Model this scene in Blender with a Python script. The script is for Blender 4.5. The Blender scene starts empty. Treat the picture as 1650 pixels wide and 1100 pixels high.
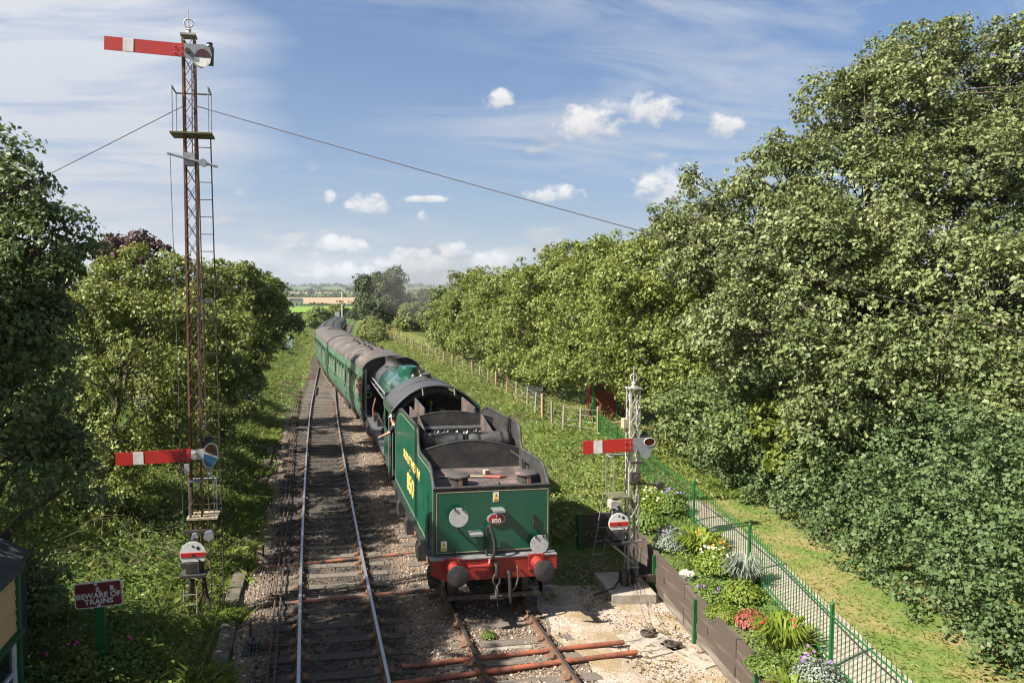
import bpy, math, random
import numpy as np
from math import sin, cos, pi, radians, atan2, sqrt, hypot
from mathutils import Vector, Matrix

scene = bpy.context.scene
COL = scene.collection

# ------------------------------------------------------------------ camera
cam_d = bpy.data.cameras.new('camera')
cam = bpy.data.objects.new('camera', cam_d)
COL.objects.link(cam)
scene.camera = cam
cam_d.sensor_width = 36.0
cam_d.lens = 36.0 * 1200 / 1650
cam_d.shift_x = 135 / 1650
cam_d.clip_start = 0.1
cam_d.clip_end = 20000
cam.location = (0, 0, 6.4)
cam.rotation_euler = (radians(90 - 3.197), 0, radians(-9.355))

# ------------------------------------------------------------------ exposure
scene.view_settings.view_transform = 'Standard'
scene.view_settings.look = 'None'
scene.view_settings.gamma = 1.0
scene.view_settings.exposure = 1.68
scene.view_settings.use_curve_mapping = False
scene.cycles.max_bounces = 6
scene.cycles.transparent_max_bounces = 6
scene.cycles.use_denoising = True
scene.cycles.filter_width = 1.15

# ------------------------------------------------------------------ node helper
class G:
    def __init__(s, nt): s.nt = nt
    def n(s, typ, **kw):
        nd = s.nt.nodes.new(typ)
        for k, v in kw.items():
            if k.startswith('i_'):
                key = k[2:]
                sock = nd.inputs[int(key)] if key.isdigit() else nd.inputs[key.replace('_', ' ')]
                if isinstance(v, bpy.types.NodeSocket): s.nt.links.new(v, sock)
                else: sock.default_value = v
            else: setattr(nd, k, v)
        return nd
    def math(s, op, a, b=0.0, c=0.0, clamp=False):
        nd = s.n('ShaderNodeMath', operation=op, i_0=a, i_1=b, i_2=c); nd.use_clamp = clamp
        return nd.outputs[0]
    def ramp(s, fac, stops, interp='LINEAR'):
        nd = s.n('ShaderNodeValToRGB', i_0=fac); cr = nd.color_ramp; cr.interpolation = interp
        while len(cr.elements) < len(stops): cr.elements.new(0.5)
        for e, (p, c) in zip(cr.elements, stops):
            e.position = p; e.color = (c, c, c, 1) if isinstance(c, (int, float)) else (*c, 1)
        return nd.outputs[0]
    def mix(s, fac, a, b):
        nd = s.n('ShaderNodeMix', data_type='RGBA')
        for i, v in ((0, fac), (6, a), (7, b)):
            if isinstance(v, bpy.types.NodeSocket): s.nt.links.new(v, nd.inputs[i])
            elif i == 0: nd.inputs[i].default_value = v
            else: nd.inputs[i].default_value = (*v, 1)
        return nd.outputs[2]
    def noise(s, vec, scale, detail=4, rough=.55, dist=0.0):
        return s.n('ShaderNodeTexNoise', i_Vector=vec, i_Scale=scale, i_Detail=detail, i_Roughness=rough, i_Distortion=dist).outputs[0]
    def vmath(s, op, a, b=(0, 0, 0)):
        nd = s.n('ShaderNodeVectorMath', operation=op, i_0=a, i_1=b)
        return nd.outputs[1] if op in ('DOT_PRODUCT', 'LENGTH', 'DISTANCE') else nd.outputs[0]

# ------------------------------------------------------------------ world / sky
SUN = Vector((1.0, 0.23, -0.98)).normalized()          # direction of travel of sunlight
world = bpy.data.worlds.new('World'); scene.world = world; world.use_nodes = True
wt = world.node_tree
for nd in list(wt.nodes): wt.nodes.remove(nd)
g = G(wt)
sky = g.n('ShaderNodeTexSky', sky_type='NISHITA', sun_disc=False, sun_elevation=math.asin(-SUN.z),
          sun_rotation=atan2(-SUN.x, -SUN.y) % (2 * pi), altitude=100, air_density=1.0, dust_density=0.6, ozone_density=1.6)
D_ = g.n('ShaderNodeTexCoord').outputs['Generated']
sx = g.n('ShaderNodeSeparateXYZ', i_0=D_)
X_, Y_, Z_ = sx.outputs
zc = g.math('MAXIMUM', Z_, 0.0)
# cloud layer on a plane above: direction / (z + k)
inv = g.math('DIVIDE', 1.0, g.math('ADD', zc, 0.12))
pl = g.n('ShaderNodeCombineXYZ', i_0=g.math('MULTIPLY', X_, inv), i_1=g.math('MULTIPLY', Y_, inv), i_2=0.0).outputs[0]
mp = g.n('ShaderNodeMapping', i_Vector=pl, i_Location=(3.1, 1.7, 0), i_Rotation=(0, 0, radians(24)), i_Scale=(0.55, 1.5, 1)).outputs[0]
cir_big = g.noise(mp, 0.55, 3, .5, .6)
cir_fine = g.noise(mp, 2.6, 9, .62, .9)
az = g.math('ARCTAN2', X_, Y_)                                    # azimuth, 0 along the track
west = g.n('ShaderNodeMapRange', i_0=g.math('ADD', az, g.math('MULTIPLY_ADD', cir_big, 0.7, -0.35)), i_1=-0.07, i_2=-0.20, i_3=0.0, i_4=1.0).outputs[0]   # the high veil thickens to the west
vfine = g.ramp(cir_fine, [(0.30, 0.35), (0.52, 1.0)])
streak = g.math('MULTIPLY', g.ramp(cir_fine, [(0.40, 0), (0.66, 1)]), g.ramp(cir_big, [(0.42, 0), (0.60, 1)]))
cir = g.math('MAXIMUM', g.math('MULTIPLY', g.math('MULTIPLY', west, vfine), 0.92), g.math('MULTIPLY', streak, 0.62), clamp=True)
# cumulus: low band, flattened in elevation, denser to the horizon
el = g.math('ARCSINE', Z_)
cv = g.n('ShaderNodeCombineXYZ', i_0=g.math('MULTIPLY', az, 7.0), i_1=g.math('MULTIPLY', el, 17.0), i_2=4.4).outputs[0]
cvd = g.vmath('ADD', cv, (0.0, 0.35, 0.0))
def cum(v):
    a = g.noise(v, 1.25, 2, .5); b = g.noise(v, 5.5, 6, .6)
    return g.math('ADD', g.math('MULTIPLY', a, .80), g.math('MULTIPLY', b, .24))
c0 = cum(cv); c1 = cum(cvd)
thr = g.ramp(el, [(0.0, 0.43), (0.05, 0.49), (0.10, 0.56), (0.16, 0.64), (0.30, 0.70), (0.5, 0.80)])
cmask = g.ramp(g.math('MULTIPLY', g.math('SUBTRACT', c0, thr), 10.0), [(0.0, 0), (0.75, 1)])
# single fair-weather clouds (azimuth deg from the track, elevation deg, half width deg, half height deg)
lump = g.noise(g.n('ShaderNodeCombineXYZ', i_0=g.math('MULTIPLY', az, 40.0), i_1=g.math('MULTIPLY', el, 50.0), i_2=1.0).outputs[0], 1.0, 6, .62)
single = None; shade_s = None
for (a0, e0, w, h) in ((21.2,12.7,2.3,1.35),(25.8,13.4,1.65,1.15),(27.2,8.0,2.3,1.2),(18.9,7.8,1.9,.58),(14.7,14.6,1.15,.62),(5.0,7.1,1.65,.78),(1.8,7.6,.5,.44),(2.5,4.2,1.9,.68),(11.3,3.7,1.3,.6),(8.2,2.8,2.4,.95),(30.7,12.0,1.05,.9),(8.9,6.3,.62,.38),(9.3,7.6,1.9,.26),(2.7,2.1,2.4,.66),(13.9,3.0,1.4,.66),(-30,9,3,1.4),(44,9,3,1.5),(60,12,3,1.5),(95,10,3,1.6),(150,9,3,1.4),(-80,10,3,1.6),(-130,8,3,1.4)):
    dx = g.math('DIVIDE', g.math('SUBTRACT', az, radians(a0)), radians(w * 1.28))
    dy = g.math('DIVIDE', g.math('SUBTRACT', el, radians(e0)), radians(h * 1.35))
    dn = g.math('MULTIPLY', g.math('MINIMUM', dy, 0.0), 1.0)      # flatter base
    r2 = g.math('ADD', g.math('MULTIPLY', dx, dx), g.math('MULTIPLY_ADD', dy, dy, g.math('MULTIPLY', dn, dn)))
    v = g.math('SUBTRACT', g.math('MULTIPLY_ADD', lump, 3.8, -1.02), r2)
    sh = g.math('MULTIPLY_ADD', dy, 0.42, 0.62)
    single = v if single is None else g.math('MAXIMUM', single, v)
    gate = g.math('GREATER_THAN', v, 0.0)
    sh = g.math('MULTIPLY', gate, sh)
    shade_s = sh if shade_s is None else g.math('MAXIMUM', shade_s, sh)
smask = g.ramp(single, [(0.0, 0), (0.75, 1)])
lit = g.ramp(g.math('MULTIPLY_ADD', g.math('SUBTRACT', c0, c1), 4.5, 0.45), [(0.0, 0.0), (1.0, 1.0)])
skyc = g.n('ShaderNodeVectorMath', operation='MULTIPLY', i_0=sky.outputs[0], i_1=(0.46, 0.62, 0.79)).outputs[0]
c_cir = g.mix(cir, skyc, (4.55, 4.7, 5.0))
cumcol = g.mix(lit, (1.25, 1.5, 1.85), (3.9, 3.85, 3.75))
low = g.ramp(el, [(0.0, 0.72), (0.06, 0.60), (0.16, 0.30), (0.34, 0.0)])        # thin grey cloud far off, near the horizon
c_low = g.mix(low, c_cir, (1.15, 1.45, 1.85))
c_cum = g.mix(g.math('MULTIPLY', cmask, 0.72), c_low, cumcol)
sing_l = g.ramp(g.math('ADD', shade_s, g.math('MULTIPLY_ADD', lump, 0.7, -0.35)), [(0.1, 0.0), (0.85, 1.0)])
c_all = g.mix(g.math('MULTIPLY', smask, 0.90), c_cum, g.mix(sing_l, (2.3, 2.5, 2.85), (6.0, 5.85, 5.65)))
bg = g.n('ShaderNodeBackground', i_Color=c_all, i_Strength=0.050)
g.n('ShaderNodeOutputWorld', i_Surface=bg.outputs[0])

# ------------------------------------------------------------------ sun
sun_d = bpy.data.lights.new('sun', 'SUN'); sun_d.energy = 4.8; sun_d.angle = radians(0.53); sun_d.color = (1.0, 0.93, 0.82)
sun_o = bpy.data.objects.new('sun', sun_d); COL.objects.link(sun_o)
sun_o.rotation_euler = SUN.to_track_quat('-Z', 'Y').to_euler()
sun_o.location = (-30, -14, 40)

# ------------------------------------------------------------------ materials
def P_(nt): return nt.nodes['Principled BSDF']
def mat(name, col, rough=.6, metal=0.0, col2=None, scale=6.0, mixlo=.42, mixhi=.66, bump=0.0, bscale=60.0, coat=0.0, spec=.5, detail=6, stretch=None):
    m = bpy.data.materials.new(name); m.use_nodes = True; nt = m.node_tree; b = P_(nt); q = G(nt)
    b.inputs['Roughness'].default_value = rough; b.inputs['Metallic'].default_value = metal
    b.inputs['Specular IOR Level'].default_value = spec
    if coat: b.inputs['Coat Weight'].default_value = coat; b.inputs['Coat Roughness'].default_value = .12
    co = q.n('ShaderNodeTexCoord').outputs['Object']
    if stretch: co = q.n('ShaderNodeMapping', i_Vector=co, i_Scale=stretch).outputs[0]
    c2 = col2 or tuple(c * .72 for c in col)
    f = q.ramp(q.noise(co, scale, detail, .6), [(mixlo, 0), (mixhi, 1)])
    nt.links.new(q.mix(f, col, c2), b.inputs['Base Color'])
    if bump:
        bp = q.n('ShaderNodeBump', i_Height=q.noise(co, bscale, 4, .6), i_Strength=bump, i_Distance=.02)
        nt.links.new(bp.outputs[0], b.inputs['Normal'])
    return m

def leafmat(name, stops, trans=.28, rough=.5, patch=None, pscale=.6, spec=.35):
    """foliage: colour differs from leaf to leaf and, gently, from bough to bough"""
    m = bpy.data.materials.new(name); m.use_nodes = True; nt = m.node_tree; b = P_(nt); q = G(nt)
    rnd = q.n('ShaderNodeNewGeometry').outputs['Random Per Island']
    co = q.n('ShaderNodeTexCoord').outputs['Object']
    big = q.noise(co, pscale, 3, .5)
    fac = q.math('ADD', q.math('MULTIPLY', rnd, .62), q.math('MULTIPLY_ADD', big, .9, -.26), clamp=True)
    c = q.ramp(fac, stops)
    nt.links.new(c, b.inputs['Base Color'])
    b.inputs['Roughness'].default_value = rough; b.inputs['Specular IOR Level'].default_value = spec
    tr = q.n('ShaderNodeBsdfTranslucent'); nt.links.new(q.mix(.5, c, tuple(x * 1.0 for x in stops[-1][1])), tr.inputs[0])
    mx = q.n('ShaderNodeMixShader', i_0=trans, i_1=b.outputs[0], i_2=tr.outputs[0])
    nt.links.new(mx.outputs[0], nt.nodes['Material Output'].inputs[0])
    return m

M = {}
M['tender_green'] = mat('tender_green', (.003, .060, .033), .30, col2=(.005, .074, .041), scale=2.2, coat=.15, spec=.5)
M['coach_green'] = mat('coach_green', (.040, .100, .058), .42, col2=(.052, .115, .068), scale=1.2, coat=.2)
def weathered(name, col, streak, rough, coat):
    m = mat(name, col, rough, col2=tuple(c * 1.2 for c in col), scale=2.2, coat=coat); nt = m.node_tree; b = P_(nt); q = G(nt)
    co = q.n('ShaderNodeTexCoord').outputs['Object']; src = b.inputs['Base Color'].links[0].from_socket
    st = q.noise(q.n('ShaderNodeMapping', i_Vector=co, i_Scale=(6, 6, .35)).outputs[0], 2.0, 6, .65); pt = q.noise(co, 1.1, 4, .6)
    f = q.math('MULTIPLY', q.ramp(q.math('ADD', q.math('MULTIPLY', st, .7), q.math('MULTIPLY', pt, .3)), [(.47, 0), (.66, 1)]), .55)
    nt.links.new(q.mix(f, src, streak), b.inputs['Base Color'])
    nt.links.new(q.math('MULTIPLY_ADD', f, .5, rough), b.inputs['Roughness'])
    nt.links.new(q.n('ShaderNodeBump', i_Height=q.noise(co, 1.6, 2, .5), i_Strength=.12, i_Distance=.05).outputs[0], b.inputs['Normal'])
    return m
M['tender_green'] = weathered('tender_green_weathered', (.003, .064, .036), (.020, .052, .036), .28, .15)
M['coach_green'] = weathered('coach_green_weathered', (.040, .100, .058), (.075, .105, .075), .40, .15)
M['loco_green'] = mat('loco_green', (.005, .056, .032), .24, col2=(.007, .066, .038), scale=2, coat=.6)
M['black'] = mat('black_paint', (.012, .012, .013), .45, col2=(.03, .028, .026), scale=5)
M['matt_black'] = mat('sooty_black', (.018, .018, .019), .7, col2=(.045, .040, .036), scale=4, bump=.2)
M['tender_deck'] = mat('sooty_deck', (.045, .040, .038), .75, col2=(.16, .105, .09), scale=2.6, mixlo=.45, mixhi=.72, bump=.3, bscale=30)
M['grey_deck'] = mat('grey_footplate', (.085, .090, .10), .55, col2=(.055, .055, .06), scale=4)
M['cab_grey'] = mat('cab_roof_grey', (.046, .049, .053), .5, col2=(.034, .034, .035), scale=3, bump=.15)
M['red'] = mat('buffer_beam_red', (.25, .018, .012), .55, col2=(.14, .015, .012), scale=5)
M['arm_red'] = mat('signal_red', (.42, .020, .013), .5, col2=(.35, .022, .016), scale=3)
M['white'] = mat('white_paint', (.62, .62, .60), .5, col2=(.47, .46, .43), scale=4)
M['disc_white'] = mat('disc_white', (.40, .40, .39), .55, col2=(.30, .30, .29), scale=9)
M['stained_white'] = mat('stained_white', (.68, .67, .63), .55, col2=(.22, .13, .07), scale=9, mixlo=.56, mixhi=.66)
M['gold'] = mat('gold_lining', (.62, .42, .12), .5, col2=(.50, .34, .10), scale=6)
M['cream_line'] = mat('cream_lining', (.36, .31, .19), .5)
M['steel'] = mat('worn_steel', (.42, .44, .48), .28, metal=.75, col2=(.30, .30, .32), scale=14, stretch=(14, .6, 6))
M['dull_steel'] = mat('dull_steel', (.085, .075, .066), .5, metal=.5, col2=(.06, .045, .035), scale=9)
M['rail_rust'] = mat('rail_rust', (.085, .050, .030), .85, col2=(.16, .085, .045), scale=12, bump=.3)
M['rust'] = mat('rusty_iron', (.17, .080, .038), .85, col2=(.065, .042, .030), scale=7, bump=.3, stretch=(1, 1, .35))
M['dark_rust'] = mat('dark_rust', (.075, .045, .028), .8, col2=(.035, .028, .024), scale=9)
M['galv'] = mat('galvanised', (.30, .31, .32), .5, metal=.55, col2=(.20, .20, .20), scale=9)
M['silver_paint'] = mat('silver_paint', (.52, .52, .50), .5, metal=.15, col2=(.40, .38, .35), scale=10)
M['post_grey'] = mat('weathered_white_iron', (.36, .355, .335), .6, col2=(.19, .165, .13), scale=7)
M['sig_grey'] = mat('signal_grey', (.22, .235, .25), .5, col2=(.16, .17, .18), scale=5)
M['moss_wood'] = mat('mossy_wood', (.13, .125, .075), .9, col2=(.07, .075, .035), scale=7, bump=.4)
M['pale_wood'] = mat('weathered_pale_wood', (.34, .29, .20), .85, col2=(.24, .20, .13), scale=7, bump=.3)
M['wood'] = mat('brown_wood', (.22, .13, .07), .85, col2=(.15, .09, .05), scale=6, bump=.4, stretch=(4, 4, .6))
M['post_wood'] = mat('fence_post_wood', (.30, .20, .11), .85, col2=(.22, .14, .08), scale=7, bump=.4)
M['old_post'] = mat('old_grey_post', (.26, .23, .18), .9, col2=(.17, .15, .11), scale=7, bump=.4)
M['sleeper'] = mat('shaded_sleeper', (.030, .026, .023), .85, col2=(.055, .047, .041), scale=7, bump=.6, bscale=30, stretch=(.5, 4, 4))
M['pale_sleeper'] = mat('weathered_sunlit_sleeper', (.13, .110, .088), .9, col2=(.075, .064, .053), scale=5, bump=.6, bscale=30, stretch=(.5, 4, 4))
M['wall_board'] = mat('dark_retaining_board', (.060, .044, .034), .85, col2=(.11, .085, .07), scale=3.5, bump=.5, bscale=25, stretch=(1, .35, 3), mixlo=.5, mixhi=.75)
M['wall_board2'] = mat('dusty_retaining_board', (.095, .076, .062), .9, col2=(.20, .17, .145), scale=2.5, bump=.5, bscale=25, stretch=(1, .35, 2))
M['concrete'] = mat('concrete', (.30, .265, .22), .9, col2=(.20, .175, .14), scale=5, bump=.4)
M['old_concrete'] = mat('mossy_concrete', (.105, .088, .066), .9, col2=(.045, .045, .028), scale=4, bump=.5)
M['pipe'] = mat('orange_pipe', (.25, .072, .034), .7, col2=(.075, .038, .026), scale=4, mixlo=.42, mixhi=.66)
M['pipe_dirty'] = mat('soiled_pipe', (.24, .085, .045), .8, col2=(.055, .045, .038), scale=2.4, mixlo=.42, mixhi=.58)
M['faded_red'] = mat('faded_red', (.30, .085, .065), .7, col2=(.22, .08, .06), scale=6)
M['rubber'] = mat('rubber', (.016, .016, .017), .65)
M['coal'] = mat('coal', (.012, .012, .013), .4, col2=(.03, .03, .03), scale=20)
M['roof_brown'] = mat('coach_roof', (.072, .060, .053), .7, col2=(.055, .047, .043), scale=2.0, bump=.1)
M['roof_dark'] = mat('coach_roof_dark', (.050, .046, .045), .7, col2=(.036, .034, .034), scale=2.0)
M['green_rail'] = mat('railing_green', (.006, .088, .017), .5, col2=(.008, .066, .016), scale=5)
M['sign_green'] = mat('sign_post_green', (.006, .105, .022), .45, col2=(.008, .085, .02), scale=4)
M['maroon'] = mat('sign_maroon', (.120, .014, .014), .45, col2=(.15, .022, .02), scale=12)
M['glass_dark'] = mat('coach_glass', (.045, .055, .048), .12, spec=.8)
M['glass_red'] = mat('red_lens', (.060, .006, .005), .15, spec=.8)
M['glass_blue'] = mat('blue_lens', (.010, .075, .16), .18, spec=.8)
M['yellow'] = mat('warning_yellow', (.80, .50, .02), .5)
M['hut_board'] = mat('cream_weatherboard', (.56, .37, .16), .65, col2=(.50, .32, .13), scale=2, stretch=(1, .4, 3))
M['hut_green'] = mat('hut_green', (.012, .105, .035), .5)
M['slate'] = mat('dark_roof_felt', (.040, .042, .046), .75, col2=(.065, .066, .068), scale=3, bump=.3)
M['black_wood'] = mat('black_boards', (.020, .021, .022), .7, col2=(.032, .033, .032), scale=3, bump=.3)
M['cabinet'] = mat('cabinet_grey_blue', (.33, .40, .44), .5, col2=(.28, .34, .38), scale=3)
M['bark'] = mat('bark', (.095, .075, .052), .95, col2=(.05, .04, .03), scale=5, bump=.8, bscale=18, stretch=(3, 3, .6))
M['twig'] = mat('pale_twigs', (.14, .115, .07), .95, col2=(.09, .08, .045), scale=8)
M['skin'] = mat('skin', (.56, .28, .19), .5)
M['navy'] = mat('dark_clothes', (.014, .016, .026), .85)
M['blue_shirt'] = mat('light_blue_shirt', (.20, .30, .44), .85)
M['red_cloth'] = mat('red_top', (.48, .03, .03), .85)
M['cap_white'] = mat('pale_cap', (.60, .58, .52), .85)
M['cap_blue'] = mat('blue_cap', (.06, .18, .40), .85)
M['hair'] = mat('brown_hair', (.07, .045, .025), .8)
M['hair_grey'] = mat('grey_hair', (.26, .22, .18), .8)
M['glove'] = mat('yellow_glove', (.70, .42, .03), .8)
M['red_shed'] = mat('rust_red_boards', (.26, .060, .040), .8, col2=(.17, .05, .035), scale=3)
M['wire'] = mat('wire', (.10, .095, .09), .6, metal=.4)
M['guy'] = mat('dark_cable', (.075, .062, .056), .7, col2=(.13, .078, .056), scale=1.0)
# ------------------------------------------------------------------ mesh helpers
def link(o, parent=None):
    COL.objects.link(o)
    if parent is not None: o.parent = parent
    return o

def tag(o, label=None, cat=None, group=None, kind=None):
    if label: o['label'] = label
    if cat: o['category'] = cat
    if group: o['group'] = group
    if kind: o['kind'] = kind
    return o

def empty(name, loc=(0, 0, 0), rz=0.0, label=None, cat=None, group=None):
    o = bpy.data.objects.new(name, None); o.empty_display_size = .2
    o.location = loc; o.rotation_euler = (0, 0, rz)
    link(o); return tag(o, label, cat, group)

class MB:
    def __init__(s): s.v = []; s.f = []; s.m = []; s.cur = 0
    def add(s, vs, fs):
        k = len(s.v); s.v.extend(tuple(p) for p in vs)
        for f in fs: s.f.append(tuple(i + k for i in f)); s.m.append(s.cur)
        return s
    def box(s, c, d, rz=0.0, rx=0.0, ry=0.0):
        hx, hy, hz = d[0] / 2, d[1] / 2, d[2] / 2
        R = Matrix.Rotation(rz, 3, 'Z') @ Matrix.Rotation(ry, 3, 'Y') @ Matrix.Rotation(rx, 3, 'X')
        C = Vector(c)
        vs = [C + R @ Vector((x, y, z)) for z in (-hz, hz) for (x, y) in ((-hx, -hy), (hx, -hy), (hx, hy), (-hx, hy))]
        return s.add(vs, [(3, 2, 1, 0), (4, 5, 6, 7), (0, 1, 5, 4), (1, 2, 6, 5), (2, 3, 7, 6), (3, 0, 4, 7)])
    def tube(s, p0, p1, r0, r1=None, n=8, caps=True):
        return s.path([p0, p1], [r0, r0 if r1 is None else r1], n, caps)
    def path(s, pts, r, n=8, caps=True):
        pts = [Vector(p) for p in pts]; k = len(s.v)
        rs = r if isinstance(r, (list, tuple)) else [r] * len(pts)
        up = None; vs = []
        for i, p in enumerate(pts):
            t = (pts[min(i + 1, len(pts) - 1)] - pts[max(i - 1, 0)]).normalized()
            if up is None:
                up = Vector((0, 0, 1)) if abs(t.z) < .9 else Vector((0, 1, 0))
            a = (up - t * up.dot(t)).normalized(); b = t.cross(a); up = a
            for j in range(n):
                an = 2 * pi * j / n; vs.append(p + (a * cos(an) + b * sin(an)) * rs[i])
        fs = []
        for i in range(len(pts) - 1):
            for j in range(n):
                a0 = i * n + j; a1 = i * n + (j + 1) % n; fs.append((a0, a1, a1 + n, a0 + n))
        if caps:
            fs.append(tuple(range(n - 1, -1, -1))); fs.append(tuple((len(pts) - 1) * n + j for j in range(n)))
        return s.add(vs, fs)
    def lathe(s, prof, c=(0, 0, 0), axis='Z', n=20, caps=True):
        """prof: (radius, height) pairs along the axis"""
        vs = []; C = Vector(c)
        for (r, h) in prof:
            for j in range(n):
                a = 2 * pi * j / n; x, y = r * cos(a), r * sin(a)
                vs.append(C + (Vector((x, y, h)) if axis == 'Z' else Vector((y, h, x)) if axis == 'Y' else Vector((h, x, y))))
        fs = []
        for i in range(len(prof) - 1):
            for j in range(n):
                a0 = i * n + j; a1 = i * n + (j + 1) % n; fs.append((a0, a1, a1 + n, a0 + n))
        if caps: fs.append(tuple(range(n - 1, -1, -1))); fs.append(tuple((len(prof) - 1) * n + j for j in range(n)))
        return s.add(vs, fs)
    def prism(s, poly, a, b, axis='X'):
        """2D polygon extruded from a to b along an axis; poly in (y,z), (x,z) or (x,y)"""
        def P(p, h): return (h, p[0], p[1]) if axis == 'X' else (p[0], h, p[1]) if axis == 'Y' else (p[0], p[1], h)
        n = len(poly); vs = [P(p, a) for p in poly] + [P(p, b) for p in poly]
        return s.add(vs, [tuple(range(n - 1, -1, -1)), tuple(range(n, 2 * n))] + [(i, (i + 1) % n, (i + 1) % n + n, i + n) for i in range(n)])
    def loft(s, rings, caps=True, closed=True):
        n = len(rings[0]); vs = [p for r in rings for p in r]; fs = []
        for i in range(len(rings) - 1):
            for j in range(n if closed else n - 1):
                a0 = i * n + j; a1 = i * n + (j + 1) % n; fs.append((a0, a1, a1 + n, a0 + n))
        if caps: fs.append(tuple(range(n - 1, -1, -1))); fs.append(tuple((len(rings) - 1) * n + j for j in range(n)))
        return s.add(vs, fs)
    def mesh(s, name, mats, smooth=False):
        me = bpy.data.meshes.new(name); me.from_pydata(s.v, [], s.f)
        mats = mats if isinstance(mats, (list, tuple)) else [mats]
        for m in mats: me.materials.append(M[m] if isinstance(m, str) else m)
        if len(mats) > 1: me.polygons.foreach_set('material_index', s.m)
        if smooth:
            try: me.shade_smooth()
            except Exception: pass
            if hasattr(me, 'set_sharp_from_angle'): me.set_sharp_from_angle(angle=radians(40))
        me.update(); return me
    def build(s, name, mats, parent=None, smooth=False, loc=None, bevel=0.0):
        o = bpy.data.objects.new(name, s.mesh(name, mats, smooth)); link(o, parent)
        if loc is not None: o.location = loc
        if bevel:
            b = o.modifiers.new('bevel', 'BEVEL'); b.width = bevel; b.segments = 2; b.limit_method = 'ANGLE'; b.angle_limit = radians(40)
        return o

def inst(name, me, parent=None, loc=(0, 0, 0), rot=(0, 0, 0), scale=(1, 1, 1)):
    o = bpy.data.objects.new(name, me); o.location = loc; o.rotation_euler = rot; o.scale = scale
    return link(o, parent)

def npmesh(name, V, F, mats, mi=None, smooth=False):
    """fast mesh from numpy: V (n,3), F (m,k)"""
    V = np.ascontiguousarray(V, np.float32); F = np.ascontiguousarray(F, np.int32)
    me = bpy.data.meshes.new(name); m, k = F.shape
    me.vertices.add(len(V)); me.vertices.foreach_set('co', V.ravel())
    me.loops.add(m * k); me.loops.foreach_set('vertex_index', F.ravel())
    me.polygons.add(m); me.polygons.foreach_set('loop_start', np.arange(0, m * k, k, dtype=np.int32))
    try: me.polygons.foreach_set('loop_total', np.full(m, k, np.int32))
    except Exception: pass
    for q in (mats if isinstance(mats, (list, tuple)) else [mats]): me.materials.append(M[q] if isinstance(q, str) else q)
    if mi is not None: me.polygons.foreach_set('material_index', np.ascontiguousarray(mi, np.int32))
    me.update(calc_edges=True)
    if smooth: me.shade_smooth()
    return me

def text(name, s, size, mat_, parent, loc, rot, extrude=.004, bold=0.0, align='CENTER', xs=1.0, ys=1.0):
    cu = bpy.data.curves.new(name, 'FONT'); cu.body = s; cu.size = size; cu.extrude = extrude; cu.offset = bold
    cu.align_x = align; cu.align_y = 'CENTER'; cu.resolution_u = 3
    t = bpy.data.objects.new(name, cu); COL.objects.link(t)
    me = bpy.data.meshes.new_from_object(t)
    bpy.data.objects.remove(t); me.materials.clear(); me.materials.append(M[mat_])
    o = bpy.data.objects.new(name, me); o.location = loc; o.rotation_euler = rot; o.scale = (xs, ys, 1)
    return link(o, parent)

def unit(a): return a / np.maximum(np.linalg.norm(a, axis=-1, keepdims=True), 1e-9)

def leaves(P, N, T, s, asp=.36, fold=.10):
    """a small folded leaf (two triangles) at every P with normal N, pointing along T, length s"""
    n = len(P); N = unit(N); T = unit(T - N * (T * N).sum(1, keepdims=True)); S = np.cross(N, T)
    s = np.broadcast_to(np.asarray(s, float).reshape(-1, 1), (n, 1))
    V = np.empty((n, 4, 3))
    V[:, 0] = P - T * s * .5
    V[:, 1] = P - S * s * asp + N * s * fold
    V[:, 2] = P + T * s * .5 - N * s * fold * .8
    V[:, 3] = P + S * s * asp + N * s * fold
    b = np.arange(n)[:, None] * 4
    F = np.empty((n, 2, 3), int)
    F[:, 0] = b + [0, 2, 1]; F[:, 1] = b + [0, 3, 2]
    return V.reshape(-1, 3), F.reshape(-1, 3)

def blades(P, h, w, rng, lean=.35):
    """grass blades: one bent pair of triangles each"""
    n = len(P); a = rng.uniform(0, 2 * pi, n); S = np.stack([np.cos(a), np.sin(a), 0 * a], 1)
    L = np.stack([rng.normal(0, lean, n), rng.normal(0, lean, n), np.ones(n)], 1)
    h = h.reshape(-1, 1); w = np.asarray(w).reshape(-1, 1)
    mid = P + L * np.array([.5, .5, 1]) * h * .55
    V = np.empty((n, 4, 3)); V[:, 0] = P - S * w * .5; V[:, 1] = P + S * w * .5; V[:, 2] = mid + S * w * .4; V[:, 3] = P + L * np.array([1.4, 1.4, .95]) * h
    b = np.arange(n)[:, None] * 4; F = np.empty((n, 2, 3), int); F[:, 0] = b + [0, 1, 2]; F[:, 1] = b + [0, 2, 3]
    return V.reshape(-1, 3), F.reshape(-1, 3)

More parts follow.
